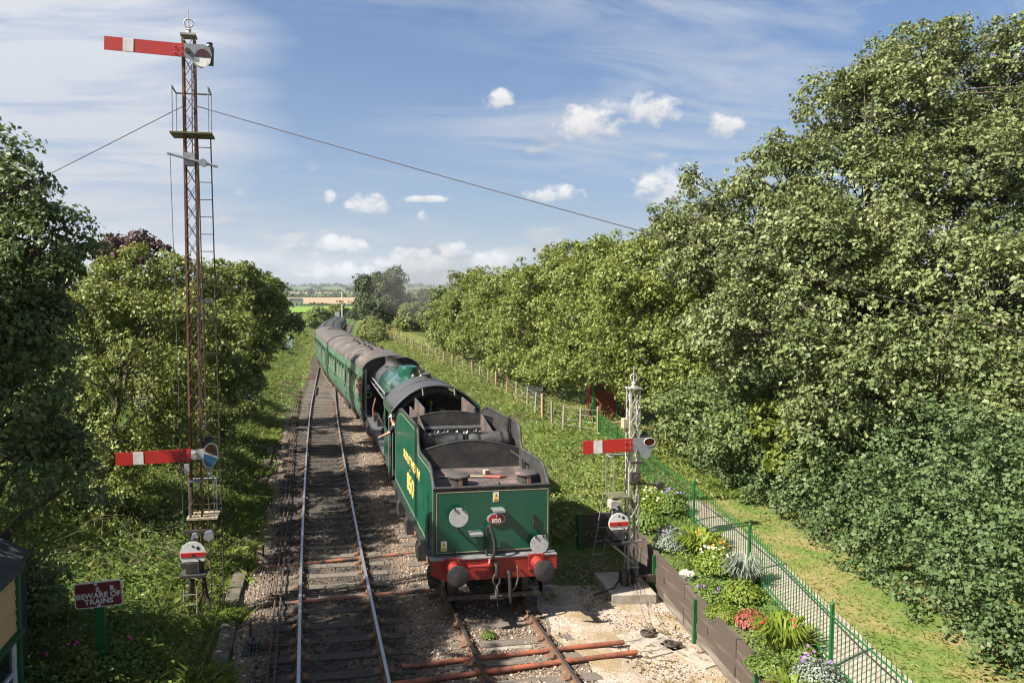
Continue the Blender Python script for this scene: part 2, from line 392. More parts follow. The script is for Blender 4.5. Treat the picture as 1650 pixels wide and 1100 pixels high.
def crown_arrays(rng, lobes, cr, per, leaf, dens=1.0, flat=.55, low=-.55, asp=.36, ragged=.16, shoots=.9, holes=0):
    """leaf clumps spread through the outer shell of a set of lobes"""
    L = np.array(lobes, float); C = L[:, :3]; R = L[:, 3]
    area = 4 * pi * R ** 2; nper = np.maximum(3, (dens * area / (cr ** 2 * 1.5)).astype(int))
    cen = []; nor = []
    for i in range(len(L)):
        n = nper[i]; d = unit(rng.normal(size=(n, 3))); d[:, 2] = np.where(d[:, 2] < low, -d[:, 2], d[:, 2])
        rr = R[i] * (1 + rng.normal(0, ragged, n) - .06 + .10 * np.sin(d[:, 0] * 5 + i) * np.sin(d[:, 2] * 6 + 2 * i))
        inner = rng.random(n) < .22; rr = np.where(inner, rr * rng.uniform(.45, .8, n), rr)
        p = C[i] + d * rr[:, None] * np.array([1, 1, .92])
        q = np.linalg.norm((p[:, None, :] - C[None]) / R[None, :, None], axis=2); q[:, i] = 9
        keep = (q.min(1) > .62) | (rng.random(n) < .10)
        cen.append(p[keep]); nor.append(d[keep])
    cen = np.concatenate(cen); nor = np.concatenate(nor); n = len(cen)
    rad = cr * rng.uniform(.65, 1.25, n); cnt = per * rng.uniform(.5, 1.5, n)
    # leading shoots that break up the outline
    sc, sn, sr, sn_ = [], [], [], []
    for i in range(len(L)):
        ns = max(2, int(shoots * area[i] / (1.6 * max(1, (cr / .34) ** 2)))); d = unit(rng.normal(size=(ns, 3)) + np.array([0, 0, .5])); p = C[i] + d * R[i] * .96
        q = np.linalg.norm((p[:, None, :] - C[None]) / R[None, :, None], axis=2); q[:, i] = 9; k = q.min(1) > .9; d, p = d[k], p[k]
        ln = (R[i] * rng.uniform(.16, .42, len(p)))[:, None]; dr = unit(d * .7 + np.array([0, 0, .55]) + rng.normal(0, .3, d.shape))
        for t in (.15, .4, .65, .9):
            sc.append(p + dr * ln * t); sn.append(dr); sr.append(np.full(len(p), cr * (.60 - .42 * t))); sn_.append(np.full(len(p), per * (.42 - .28 * t)))
    if sc:
        cen = np.concatenate([cen] + sc); nor = np.concatenate([nor] + sn); rad = np.concatenate([rad] + sr); cnt = np.concatenate([cnt] + sn_); n = len(cen)
    if holes:                                     # pockets where the inner branches show
        j = rng.integers(0, len(cen), holes); hc = cen[j] + nor[j] * .25; hr = cr * rng.uniform(1.5, 3.2, holes)
        d = (np.linalg.norm(cen[:, None] - hc[None], axis=2) / hr[None]).min(1); k = (d > 1) | (rng.random(n) < .08)
        cen, nor, rad, cnt = cen[k], nor[k], rad[k], cnt[k]; n = len(cen)
    ax = unit(nor * .75 + np.array([0, 0, .85]) + rng.normal(0, .22, (n, 3)))
    k = np.maximum(2, cnt.astype(int)); idx = np.repeat(np.arange(n), k); m = len(idx)
    o = rng.normal(size=(m, 3)); o = unit(o) * (rng.random((m, 1)) ** .45) * rad[idx][:, None]
    al = (o * ax[idx]).sum(1, keepdims=True); o = o - ax[idx] * al * (1 - flat)
    P = cen[idx] + o
    Nn = unit(ax[idx] + rng.normal(0, .58, (m, 3)) + unit(o) * .40)
    T = unit(o) + rng.normal(0, .5, (m, 3)) + np.array([0, 0, -.45])
    s = leaf * (.45 + 1.15 * rng.random(m) ** 1.4)
    V, F = leaves(P, Nn, T, s, asp)
    return V, F, cen

def limbs(mb, base, lobes, r0, rng, cen=None, twigs=0, scale=1.0):
    L = np.array(lobes, float); b = Vector(base)
    top = Vector(tuple((L[:, :3] * L[:, 3:]).sum(0) / L[:, 3].sum()))
    h = top.z - b.z
    tr = [b, b.lerp(top, .3) + Vector((rng.normal(0, .12), rng.normal(0, .12), 0)), b.lerp(top, .65), top + Vector((0, 0, h * .12))]
    mb.path(tr, [r0 * 1.25, r0 * .9, r0 * .6, r0 * .22], 9)
    for (x, y, z, r) in lobes:
        c = Vector((x, y, z)); st = b.lerp(top, min(.85, max(.2, (z - b.z) / max(h, .1) * .55)))
        md = st.lerp(c, .5) + Vector((rng.normal(0, .15), rng.normal(0, .15), .25))
        mb.path([st, md, c], [r0 * .5, r0 * .33, r0 * .13], 6)
        for k in range(4):
            d = unit(rng.normal(size=3)); d[2] = abs(d[2]) * .8
            e = c + Vector(tuple(d)) * r * .8
            mb.path([md.lerp(c, rng.uniform(.2, 1)), md.lerp(e, .6), e], [r0 * .17, r0 * .1, r0 * .03], 5)
    if cen is not None and twigs:
        for j in rng.integers(0, len(cen), twigs):
            p = Vector(tuple(cen[j])); i = int(np.argmin(((L[:, :3] - cen[j]) ** 2).sum(1))); c = Vector(tuple(L[i, :3]))
            a = c.lerp(p, .15) + Vector(tuple(rng.normal(0, .1, 3))); q = a.lerp(p, .6) + Vector(tuple(rng.normal(0, .10, 3)))
            mb.path([a, q, p + (p - c) * .08], [.026 * scale, .016 * scale, .005 * scale], 4, False)

def tree(name, label, cat, base, lobes, lm, leaf=.16, cr=.5, per=34, dens=1.0, r0=.2, seed=1, group=None, bark='bark', flat=.55, asp=.36, low=-.55, ragged=.16, sub=9, sub_min=.9, holes=0, twigs=0):
    rng = np.random.default_rng(seed)
    root = empty(name, base, 0, label, cat, group)
    bl = np.array(base, float)
    loc = [(x - bl[0], y - bl[1], z - bl[2], r) for (x, y, z, r) in lobes]
    full = []
    for (x, y, z, r) in loc:                      # boughs standing out of each mass of the crown
        if sub and r > sub_min:
            full.append((x, y, z, r * .70))
            for d in unit(rng.normal(size=(sub, 3)) + np.array([0, 0, .25])):
                q = r * rng.uniform(.28, .50); t = r * 1.02 - q * .8; full.append((x + d[0] * t, y + d[1] * t, z + d[2] * t * .92, q))
        else: full.append((x, y, z, r))
    V, F, cen = crown_arrays(rng, full, cr, per, leaf, dens, flat, low, asp, ragged, holes=holes)
    link(bpy.data.objects.new('crown', npmesh('crown', V, F, lm)), root)
    mb = MB(); limbs(mb, (0, 0, 0), loc, r0, rng, cen, twigs, max(1, leaf / .13))
    if bark is not None: mb.build('trunk', bark, root, smooth=True)
    return root

def copy_tree(o, parent=None):
    c = o.copy(); COL.objects.link(c); c.parent = parent
    for ch in o.children: copy_tree(ch, c)
    return c
# ------------------------------------------------------------------ alignment of the line and the lie of the land
def smooth_curve(pts, win=9.0):
    ys = np.arange(-40, 420, .5); xs = np.interp(ys, [p[1] for p in pts], [p[0] for p in pts])
    k = int(win / .5) | 1; w = np.hanning(k + 2)[1:-1]; w /= w.sum()
    pad = np.concatenate([np.full(k // 2, xs[0]), xs, np.full(k // 2, xs[-1])])
    xs = np.convolve(pad, w, 'valid'); xs = np.convolve(np.concatenate([np.full(k // 2, xs[0]), xs, np.full(k // 2, xs[-1])]), w, 'valid')
    return lambda y: np.interp(y, ys, xs)
xR = smooth_curve([(3.73, -40), (3.73, 18), (3.90, 30), (3.95, 36), (3.55, 43), (2.85, 53.5), (2.35, 63), (2.15, 72), (2.5, 83), (3.3, 95), (5.4, 121), (8.3, 154), (10.6, 184), (14.2, 227), (19, 266), (26, 310), (46, 410)], 14)
xL = smooth_curve([(.575, -40), (.58, 18), (.72, 30), (.82, 36), (.98, 44), (1.25, 52), (1.62, 62), (1.95, 71), (2.2, 79)], 12)
def sst(a, b, x):
    t = np.clip((x - a) / (b - a), 0, 1); return t * t * (3 - 2 * t)
WALL_Y = 18.6
def x_wall(y): return 7.45 + .15 * (np.minimum(y, 19) - 13)
def x_rail(y): return np.interp(y, [-10, 9.98, 13.6, 17.0, 21.5, 28.6, 60], [3.5, 7.9, 8.85, 9.52, 10.3, 11.7, 12.5])
def wob(x, y):
    return (np.sin(x * .9 + 1.3 * np.sin(y * .31)) * np.sin(y * .53 + .7) * .5 + np.sin(x * 2.1 + y * 1.3) * .22 + np.sin(y * 2.7 - x * 1.7) * .15)
ZF_D = [0, 320, 640, 900, 1400, 1700, 2200, 3000, 9000]
ZF_Z = [0, 0, -.2, 2, 10, 16, 27, 38, 60]
def tz(x, y):
    x = np.asarray(x, float); y = np.asarray(y, float)
    off = (xR(y) - 3.735) * sst(60, 115, y)
    xl = x - off
    # left-hand bank
    s = np.clip(-1.75 + 1.25 * sst(40, 54, y) - xl, 0, None)
    amp = .25 + .75 * sst(9, 22, y)
    amp = amp * (1 - .45 * sst(60, 140, y))
    zl = amp * (1.9 * (1 - np.exp(-s * .30))) + sst(0, 1.2, s) * wob(x, y) * .16
    # right-hand bank beyond the retaining wall
    s2 = np.clip(xl - 5.75, 0, None)
    zr = 1.12 * sst(0, 4.6, s2) + sst(.2, 1.5, s2) * (1 - sst(4, 6, s2)) * wob(x, y) * .16
    # retained garden and lawn
    xw = x_wall(y)
    gd = np.where(xl > xw, .82 + .30 * sst(0, 2.0, xl - xw), 0)
    zr = np.where(y < WALL_Y, gd, zr)
    z = -.22 + zl + zr
    D = np.hypot(x, y)
    far = np.interp(D, ZF_D, ZF_Z)
    f = sst(120, 420, D)
    z = z * (1 - f) + (far + .3) * f
    z = z + sst(700, 1600, D) * (D / 1400) * 1.6 * np.sin(x * .0021 + 1) * np.sin(y * .0013 + x * .0007)
    hill = sst(3000, 4300, D) * (30 + 16 * np.sin(x * .0016 + .6) + 8 * np.sin(x * .0051) + 4 * np.sin(x * .013 + 2))
    return z + hill

# ------------------------------------------------------------------ ground sheet
def grow(a, b, s0, k):
    o = [a]; s = s0
    while o[-1] < b: o.append(o[-1] + s); s *= k
    return o
ux = np.array(sorted(set(np.round(np.concatenate([-np.array(grow(1.9, 7000, .35, 1.11)), np.arange(-1.9, 6.2, .35), [7.47, 7.54], np.arange(6.2, 7.4, .3), np.arange(7.65, 14, .3), np.array(grow(14.1, 7000, .5, 1.11))]), 3))))
uy = np.array(sorted(set(np.round(np.concatenate([np.arange(-6, 18.5, .5), [18.56, 18.64], np.arange(19, 60, .6), np.array(grow(60.3, 9000, .8, 1.045))]), 3))))
GX, GY = np.meshgrid(ux, uy)
shear = .15 * (GY - 13) * np.exp(-((GX - 7.5) / 3.2) ** 2) * (GY < WALL_Y + .05)
GX = GX + shear
GZ = tz(GX, GY)
GZ = np.where((GY < WALL_Y) & (np.abs(ux[None, :] - 7.54) < .004), .60, GZ)
GZ = np.where((GY < WALL_Y) & (np.abs(ux[None, :] - 7.47) < .004), -.24, GZ)
ny, nx = GX.shape
ii = (np.arange(ny - 1)[:, None] * nx + np.arange(nx - 1)[None]).ravel()
F = np.stack([ii, ii + 1, ii + nx + 1, ii + nx], 1)

def ground_mat():
    m = bpy.data.materials.new('grassy_ground'); m.use_nodes = True; nt = m.node_tree; b = P_(nt); q = G(nt)
    co = q.n('ShaderNodeTexCoord').outputs['Object']
    a = q.noise(co, .35, 6, .6); f = q.noise(co, 6, 6, .65)
    grass = q.mix(q.ramp(f, [(.3, 0), (.7, 1)]), (.040, .075, .018), (.085, .125, .030))
    soil = q.mix(q.ramp(f, [(.35, 0), (.65, 1)]), (.060, .045, .030), (.12, .095, .06))
    dry = q.mix(q.ramp(f, [(.3, 0), (.7, 1)]), (.16, .13, .06), (.10, .12, .035))
    c = q.mix(q.ramp(a, [(.36, 0), (.48, 1)]), soil, grass)
    c = q.mix(q.ramp(q.noise(co, .8, 4, .6), [(.58, 0), (.70, 1)]), c, dry)
    nt.links.new(c, b.inputs['Base Color']); b.inputs['Roughness'].default_value = .95; b.inputs['Specular IOR Level'].default_value = .15
    bp = q.n('ShaderNodeBump', i_Height=f, i_Strength=.7, i_Distance=.06); nt.links.new(bp.outputs[0], b.inputs['Normal'])
    return m
M['ground'] = ground_mat()
gr = link(bpy.data.objects.new('ground', npmesh('ground', np.stack([GX.ravel(), GY.ravel(), GZ.ravel()], 1), F, 'ground', smooth=True)))
tag(gr, kind='structure')

# ------------------------------------------------------------------ ballast bed and yard
def ballast_mat():
    m = bpy.data.materials.new('ballast'); m.use_nodes = True; nt = m.node_tree; b = P_(nt); q = G(nt)
    co = q.n('ShaderNodeTexCoord').outputs['Object']; sp = q.n('ShaderNodeSeparateXYZ', i_0=co)
    v = q.n('ShaderNodeTexVoronoi', i_Vector=co, i_Scale=22.0); cell = q.n('ShaderNodeSeparateColor', i_0=v.outputs['Color']).outputs[0]
    stone = q.ramp(cell, [(0, (.085, .062, .046)), (.5, (.165, .125, .094)), (1, (.27, .215, .17))])
    n1 = q.noise(co, .9, 5, .6); n2 = q.noise(co, 5, 5, .6)
    # oil, soot and brake dust on the left-hand line, deepened to paint its shade
    dl = q.math('ABSOLUTE', q.math('SUBTRACT', sp.outputs[0], .62))
    oil = q.math('MULTIPLY', q.ramp(q.math('DIVIDE', q.math('ADD', dl, q.math('MULTIPLY_ADD', n1, 1.0, -.5)), 2.0), [(.52, 1), (.86, 0)]), .96)
    c = q.mix(oil, stone, q.mix(cell, (.012, .011, .011), (.048, .043, .040)))
    dirt = q.ramp(q.math('ADD', q.math('MULTIPLY', n1, .6), q.math('MULTIPLY', n2, .4)), [(.44, 0), (.60, 1)])
    c = q.mix(q.math('MULTIPLY', dirt, .7), c, q.mix(n2, (.075, .058, .042), (.17, .135, .10)))
    nt.links.new(c, b.inputs['Base Color']); b.inputs['Roughness'].default_value = .95; b.inputs['Specular IOR Level'].default_value = .2
    bp = q.n('ShaderNodeBump', i_Height=v.outputs['Distance'], i_Strength=.9, i_Distance=-.035); nt.links.new(bp.outputs[0], b.inputs['Normal'])
    return m
M['ballast'] = ballast_mat()
def yard_mat():
    m = bpy.data.materials.new('yard_gravel'); m.use_nodes = True; nt = m.node_tree; b = P_(nt); q = G(nt)
    co = q.n('ShaderNodeTexCoord').outputs['Object']
    v = q.n('ShaderNodeTexVoronoi', i_Vector=co, i_Scale=40.0); cell = q.n('ShaderNodeSeparateColor', i_0=v.outputs['Color']).outputs[0]
    n1 = q.noise(co, 1.1, 6, .65); n2 = q.noise(co, 7, 5, .65)
    c = q.ramp(cell, [(0, (.23, .185, .145)), (.5, (.35, .285, .23)), (1, (.47, .40, .335))])
    c = q.mix(q.ramp(n1, [(.44, 0), (.56, 1)]), c, q.mix(n2, (.30, .23, .13), (.20, .155, .10)))
    nt.links.new(c, b.inputs['Base Color']); b.inputs['Roughness'].default_value = .95; b.inputs['Specular IOR Level'].default_value = .2
    bp = q.n('ShaderNodeBump', i_Height=q.math('ADD', v.outputs['Distance'], n2), i_Strength=.6, i_Distance=.03); nt.links.new(bp.outputs[0], b.inputs['Normal'])
    return m
M['yard'] = yard_mat()

def strip(name, fx0, fx1, ys, zf, m, nxs=12, kind='structure'):
    ys = np.asarray(ys, float); t = np.linspace(0, 1, nxs)
    X = fx0(ys)[:, None] * (1 - t) + fx1(ys)[:, None] * t; Y = np.repeat(ys[:, None], nxs, 1); Z = zf(X, Y)
    i0 = (np.arange(len(ys) - 1)[:, None] * nxs + np.arange(nxs - 1)[None]).ravel()
    o = link(bpy.data.objects.new(name, npmesh(name, np.stack([X.ravel(), Y.ravel(), Z.ravel()], 1), np.stack([i0, i0 + 1, i0 + nxs + 1, i0 + nxs], 1), m, smooth=True)))
    return tag(o, kind=kind)
bedL = lambda y: np.where(y < 70, np.maximum(-1.42, xL(y) - 2.0 + .45 * sst(38, 50, y)), xR(y) - 1.9) + .12 * np.sin(y * 1.1)
bedR = lambda y: np.minimum(5.55 + .14 * np.sin(y * .8), np.where(y < 45, 9, xR(y) + 1.9))
def zbed(X, Y): return -.150 + .018 * np.sin(X * 3.1 + Y * 2.3) * np.sin(Y * 3.7 - X) - .03 * (np.abs(X - 2.2) > 3.2)
bys = np.concatenate([np.arange(-6, 60, .4), np.arange(60, 340, 2.0)])
strip('track_bed', bedL, bedR, bys, zbed, 'ballast', 26)
strip('yard', lambda y: 4.85 + .12 * np.sin(y * 1.7) + .08 * np.sin(y * 4.1), lambda y: x_wall(y) + .02, np.arange(2, 16.2, .3), lambda X, Y: np.where(X < 5.75, -.128, -.182) + .010 * np.sin(X * 4 + Y * 3), 'yard', 12)

# ------------------------------------------------------------------ lawn and path beyond the railings
def lawn_mat():
    m = bpy.data.materials.new('dry_lawn'); m.use_nodes = True; nt = m.node_tree; b = P_(nt); q = G(nt)
    co = q.n('ShaderNodeTexCoord').outputs['Object']; a = q.noise(co, .9, 5, .6); f = q.noise(co, 14, 6, .65)
    c = q.mix(q.ramp(a, [(.40, 0), (.60, 1)]), q.mix(f, (.070, .115, .022), (.12, .17, .040)), q.mix(f, (.17, .15, .055), (.24, .19, .085)))
    nt.links.new(c, b.inputs['Base Color']); b.inputs['Roughness'].default_value = .95; b.inputs['Specular IOR Level'].default_value = .15
    bp = q.n('ShaderNodeBump', i_Height=f, i_Strength=.6, i_Distance=.04); nt.links.new(bp.outputs[0], b.inputs['Normal'])
    return m
M['lawn'] = lawn_mat()
M['path'] = mat('gravel_path', (.30, .255, .215), .95, col2=(.20, .17, .135), scale=9, bump=.6, bscale=50)
pys = np.arange(2, 30, .4)
strip('path', lambda y: x_rail(y) + .06, lambda y: x_rail(y) + .88, pys, lambda X, Y: tz(X, Y) + .020, 'path', 6)
strip('lawn', lambda y: x_rail(y) + .84, lambda y: x_rail(y) + 5.0, pys, lambda X, Y: tz(X, Y) + .012, 'lawn', 10)
strip('grass_path', lambda y: 12.1 + .02 * (y - 40), lambda y: 15 + .03 * (y - 40), np.arange(28, 260, 1.5), lambda X, Y: tz(X, Y) + .03, 'lawn', 8)

# ------------------------------------------------------------------ rails, sleepers and chairs
RP = [(-.063, -.145), (.063, -.145), (.063, -.128), (.012, -.108), (.012, -.050), (.034, -.042), (.034, -.006), (.028, 0), (-.028, 0), (-.034, -.006), (-.034, -.042), (-.012, -.050), (-.012, -.108), (-.063, -.128)]
def rail(parent, fx, ys, mats, name='rail'):
    mb = MB(); rings = []
    for y in ys:
        dx = (fx(y + .5) - fx(y - .5)); n = 1 / sqrt(1 + dx * dx)
        rings.append([(fx(y) + u * n, y - u * dx * n, w) for (u, w) in RP])
    mb.loft(rings)
    k = len(RP); mi = []
    for f in mb.f:
        zs = [mb.v[i][2] for i in f]; mi.append(1 if len(f) == 4 and min(zs) > -.0065 else 0)
    mb.m = mi
    return mb.build(name, mats, parent)
def slp_mesh(nm, m):
    mb = MB(); mb.box((0, 0, 0), (2.6, .25, .13)); return mb.mesh(nm, m)
SL_D = slp_mesh('sleeper', 'sleeper'); SL_P = slp_mesh('sleeper', 'pale_sleeper')
mb = MB(); mb.prism([(-.19, 0), (.19, 0), (.17, .03), (.075, .05), (.06, .10), (-.06, .10), (-.075, .05), (-.17, .03)], -.09, .09, 'Y')
mb.box((.055, 0, .085), (.04, .10, .05))
CH_M = mb.mesh('chair', 'rail_rust')
def sleepers(parent, fx, ys, pick, rng):
    for y in ys:
        x = float(fx(y)); a = -math.atan(float(fx(y + .5) - fx(y - .5)))
        s = inst('sleeper', SL_P if pick(y) else SL_D, parent, (x + rng.normal(0, .025), y + rng.normal(0, .015), -.195), (rng.normal(0, .01), rng.normal(0, .004), a + rng.normal(0, .008)))
        if y < 48:
            for sd in (-.7525, .7525): inst('chair', CH_M, s, (sd, 0, .060))
rng0 = np.random.default_rng(5)
trk = empty('railway_track', (0, 0, 0), 0, 'railway track with bright polished rails running past the tall signal, left of the train', 'track')
for sd in (-.7525, .7525): rail(trk, lambda y, sd=sd: float(xL(y)) + sd, np.concatenate([np.arange(4, 72, 1.5), [72.5]]) if sd < 0 else np.arange(4, 55, 1.5), ['rail_rust', 'steel'])
sleepers(trk, xL, np.arange(8, 62, .68), lambda y: 15.5 < y < 20 or y > 37, rng0)  # sun and shade in the colour: pale sleepers on sunlit stretches, dark on shaded
trk2 = empty('railway_track', (0, 0, 0), 0, 'railway track with dull brown rails that carries the train', 'track')
for sd in (-.7525, .7525): rail(trk2, lambda y, sd=sd: float(xR(y)) + sd, np.concatenate([np.arange(4, 80, 1.5), np.arange(80, 340, 5)]), ['rail_rust', 'dull_steel'])
sleepers(trk2, xR, np.arange(8.3, 60, .74), lambda y: True, rng0)
mb = MB()
for y in np.arange(120, 330, .75): mb.box((float(xR(y)), y, -.195), (2.6, .25, .13))
tag(mb.build('sleeper', 'pale_sleeper', trk2), kind='stuff')
# check rail beside the points
rail(trk, lambda y: float(xL(y)) - .62, np.arange(51, 57, 1.0), ['rail_rust', 'dull_steel'], 'check_rail')

# ------------------------------------------------------------------ loose stones
def stones(name, n, box, size, m, seed, zf, dens=None):
    rng = np.random.default_rng(seed)
    x = rng.uniform(box[0], box[1], n); y = box[2] + (box[3] - box[2]) * rng.random(n) ** 1.5
    if dens is not None: k = rng.random(n) < dens(x, y); x, y = x[k], y[k]
    n = len(x); s = size * rng.uniform(.5, 1.3, n)
    base = np.array([(1, 0, 0), (-1, 0, 0), (0, 1, 0), (0, -1, 0), (0, 0, .8), (0, 0, -.8)], float)
    V = base[None] * rng.uniform(.6, 1.25, (n, 6, 1)) + rng.normal(0, .12, (n, 6, 3)); V *= s[:, None, None]
    a = rng.uniform(0, 2 * pi, n); c_, s_ = np.cos(a)[:, None], np.sin(a)[:, None]
    Vx = V[:, :, 0] * c_ - V[:, :, 1] * s_; Vy = V[:, :, 0] * s_ + V[:, :, 1] * c_
    V = np.stack([Vx + x[:, None], Vy + y[:, None], V[:, :, 2] + (zf(x, y) + s * .15)[:, None]], 2)
    t = np.array([(0, 2, 4), (2, 1, 4), (1, 3, 4), (3, 0, 4), (2, 0, 5), (1, 2, 5), (3, 1, 5), (0, 3, 5)])
    F = (np.arange(n)[:, None, None] * 6 + t[None]).reshape(-1, 3)
    return link(bpy.data.objects.new(name, npmesh(name, V.reshape(-1, 3), F, m)))
def stone_mat():
    m = bpy.data.materials.new('loose_stone'); m.use_nodes = True; nt = m.node_tree; b = P_(nt); q = G(nt)
    geo = q.n('ShaderNodeNewGeometry'); rnd = geo.outputs['Random Per Island']; sp = q.n('ShaderNodeSeparateXYZ', i_0=geo.outputs['Position'])
    n1 = q.noise(geo.outputs['Position'], .9, 5, .6)
    stone = q.ramp(rnd, [(0, (.060, .045, .034)), (.35, (.150, .112, .084)), (.8, (.26, .20, .155)), (1, (.48, .40, .33))])
    dl = q.math('ABSOLUTE', q.math('SUBTRACT', sp.outputs[0], .62))
    oil = q.math('MULTIPLY', q.ramp(q.math('DIVIDE', q.math('ADD', dl, q.math('MULTIPLY_ADD', n1, 1.0, -.5)), 2.0), [(.52, 1), (.86, 0)]), .95)  # oil plus painted shade, as on the ballast bed
    nt.links.new(q.mix(oil, stone, q.mix(rnd, (.012, .011, .011), (.075, .067, .060))), b.inputs['Base Color'])
    b.inputs['Roughness'].default_value = .9; b.inputs['Specular IOR Level'].default_value = .25
    return m
M['stone'] = stone_mat()
o = stones('ballast', 27000, (-1.35, 5.5, 8.5, 46), .034, 'stone', 3, zbed, lambda x, y: np.where((np.abs(x - .6) < .62), .55, 1.0))
tag(o, 'loose pale ballast stones between and beside the rails', 'ballast', kind='stuff')
o = stones('gravel', 9000, (5.4, 8.1, 8, 18), .020, 'stone', 4, lambda x, y: -.18 + 0 * x, lambda x, y: (x < x_wall(y) - .08) * .9)
tag(o, 'scattered fine gravel on the yard beside the dark retaining wall', 'gravel', kind='stuff')
# ------------------------------------------------------------------ tender
TX, TY = 3.735, 14.60
td = empty('tender', (TX, TY, 0), 0, 'green locomotive tender lettered SOUTHERN 850, rear buffers towards the camera', 'tender')
HW = 1.22
prof = [(0.0, 1.17), (0.0, 2.56), (.10, 2.62), (.22, 2.74), (.40, 2.90), (.62, 2.95), (1.90, 2.93), (2.02, 2.98), (2.10, 3.10), (2.14, 3.28), (2.22, 3.42), (2.36, 3.47), (5.15, 3.45), (5.6, 3.36), (6.05, 3.16), (6.4, 2.86), (6.55, 2.58), (6.60, 1.17)]
for sd in (-1, 1):
    mb = MB(); mb.prism(prof, sd * HW, sd * (HW - .03), 'X'); mb.build('tank_side', 'tender_green', td)
    # half-round black beading on the top edge
    mb = MB(); mb.path([(sd * (HW - .015), a, b + .012) for (a, b) in prof[1:-1]], .036, 8); mb.build('beading', 'matt_black', td, smooth=True)
    # cream lining
    ins = [(.10, 1.27), (.10, 2.52), (.28, 2.70), (.44, 2.82), (.64, 2.87), (1.95, 2.85), (2.12, 2.90), (2.20, 3.04), (2.24, 3.24), (2.34, 3.36), (5.12, 3.36), (5.55, 3.27), (5.98, 3.08), (6.32, 2.80), (6.46, 2.55), (6.5, 1.27), (.10, 1.27)]
    mb = MB()
    for a, b in zip(ins[:-1], ins[1:]):
        l = hypot(b[0] - a[0], b[1] - a[1]); an = atan2(b[1] - a[1], b[0] - a[0])
        mb.box((sd * (HW + .002), (a[0] + b[0]) / 2, (a[1] + b[1]) / 2), (.004, l + .01, .010), rx=an)
    mb.build('lining', 'cream_line', td)
    mb = MB(); mb.prism([(q0, q1 - .03) for (q0, q1) in prof[1:-1]] + [(6.5, 2.4), (.03, 2.4)], sd * (HW - .034), sd * (HW - .046), 'X'); mb.build('inner_lining_plate', 'matt_black', td)
    # handrail at the back corner
    mb = MB(); mb.path([(sd * (HW + .005), .30, 1.28), (sd * (HW + .06), .28, 1.33), (sd * (HW + .06), .28, 2.02), (sd * (HW + .005), .30, 2.07)], .014, 6); mb.build('handrail', 'black', td)
    mb = MB(); mb.path([(sd * (HW + .05), 6.68, 1.3), (sd * (HW + .05), 6.68, 2.55)], .018, 6); mb.build('handrail', 'steel', td)
# rear plate with black border and lining
mb = MB(); mb.box((0, .012, 1.88), (2 * HW - .06, .024, 1.42)); mb.build('rear_plate', 'matt_black', td)
mb = MB(); mb.box((.01, -.004, 1.895), (2.31, .012, 1.23)); mb.build('rear_panel', 'tender_green', td)
mb = MB()
for (cx_, cz_, w, h) in ((.01, 2.513, 2.33, .011), (.01, 1.277, 2.33, .011), (-1.158, 1.885, .011, 1.24), (1.178, 1.885, .011, 1.24)): mb.box((cx_, -.012, cz_), (w, .008, h))
mb.build('lining', 'cream_line', td)
mb = MB(); mb.path([(-HW, .01, 2.60), (HW, .01, 2.60)], .030, 8); mb.build('beading', 'matt_black', td, smooth=True)
# tank top, bulkheads, coal space
mb = MB(); mb.box((0, 1.20, 2.50), (2.36, 2.36, .03)); mb.build('tank_top', 'tender_deck', td)
mb = MB()
for k in range(14):
    for yy in (.12, 2.30): mb.lathe([(.016, 0), (.010, .012)], (-1.0 + k * .154, yy, 2.516), n=6)
for k in range(10): mb.lathe([(.016, 0), (.010, .012)], (0.04, .2 + k * .22, 2.516), n=6)
mb.build('rivets', 'matt_black', td)
def bulkhead(y, zs, ze, zb, th=.03, nm='bulkhead'):
    pts = [(-1.18, zb)] + [(-1.18 + 2.36 * t, zs + (ze - zs) * sin(pi * t)) for t in np.linspace(0, 1, 17)] + [(1.18, zb)]
    mb = MB(); mb.prism(pts, y, y + th, 'Y'); o = mb.build(nm, 'matt_black', td)
    e = MB(); e.path([(p[0], y + th / 2, p[1] + .005) for p in pts[1:-1]], .022, 6); e.build('edge_beading', 'matt_black', o, smooth=True)
    return o
bulkhead(2.10, 2.93, 3.14, 2.50); bulkhead(2.95, 2.99, 3.13, 2.5); bulkhead(4.55, 3.26, 3.46, 2.6)
mb = MB(); mb.box((0, 2.55, 2.60), (2.3, .84, .03)); mb.build('reservoir_well', 'black', td)
for sd in (-1, 1):
    mb = MB(); mb.lathe([(.0, -.52), (.16, -.50), (.21, -.44), (.215, .44), (.16, .50), (0, .52)], (sd * .55, 2.56, 3.06), 'X', 20); o = mb.build('reservoir', 'matt_black', td, smooth=True)
    for bx in (-.28, .28):
        b2 = MB(); b2.lathe([(.222, -.03), (.222, .03)], (sd * .55 + bx, 2.56, 3.06), 'X', 20); b2.build('strap', 'black', o, smooth=True)
for sd in (-1, 1):     # sloping coal plates
    mb = MB(); mb.prism([(3.0, 2.6), (3.0, 3.05), (4.5, 3.38), (6.1, 3.40), (6.1, 2.3)], sd * .86, sd * .83, 'X'); mb.build('coal_plate', 'tender_deck', td)
    mb = MB(); mb.prism([(4.56, 2.3), (4.56, 3.55), (6.2, 3.62), (6.25, 2.3)], sd * .70, sd * .66, 'X'); mb.build('coal_door', 'tender_deck', td)
mb = MB(); mb.box((0, 4.46, 3.06), (1.66, .05, .06)); mb.build('cross_bar', 'galv', td)
rc = np.random.default_rng(9); mb = MB()
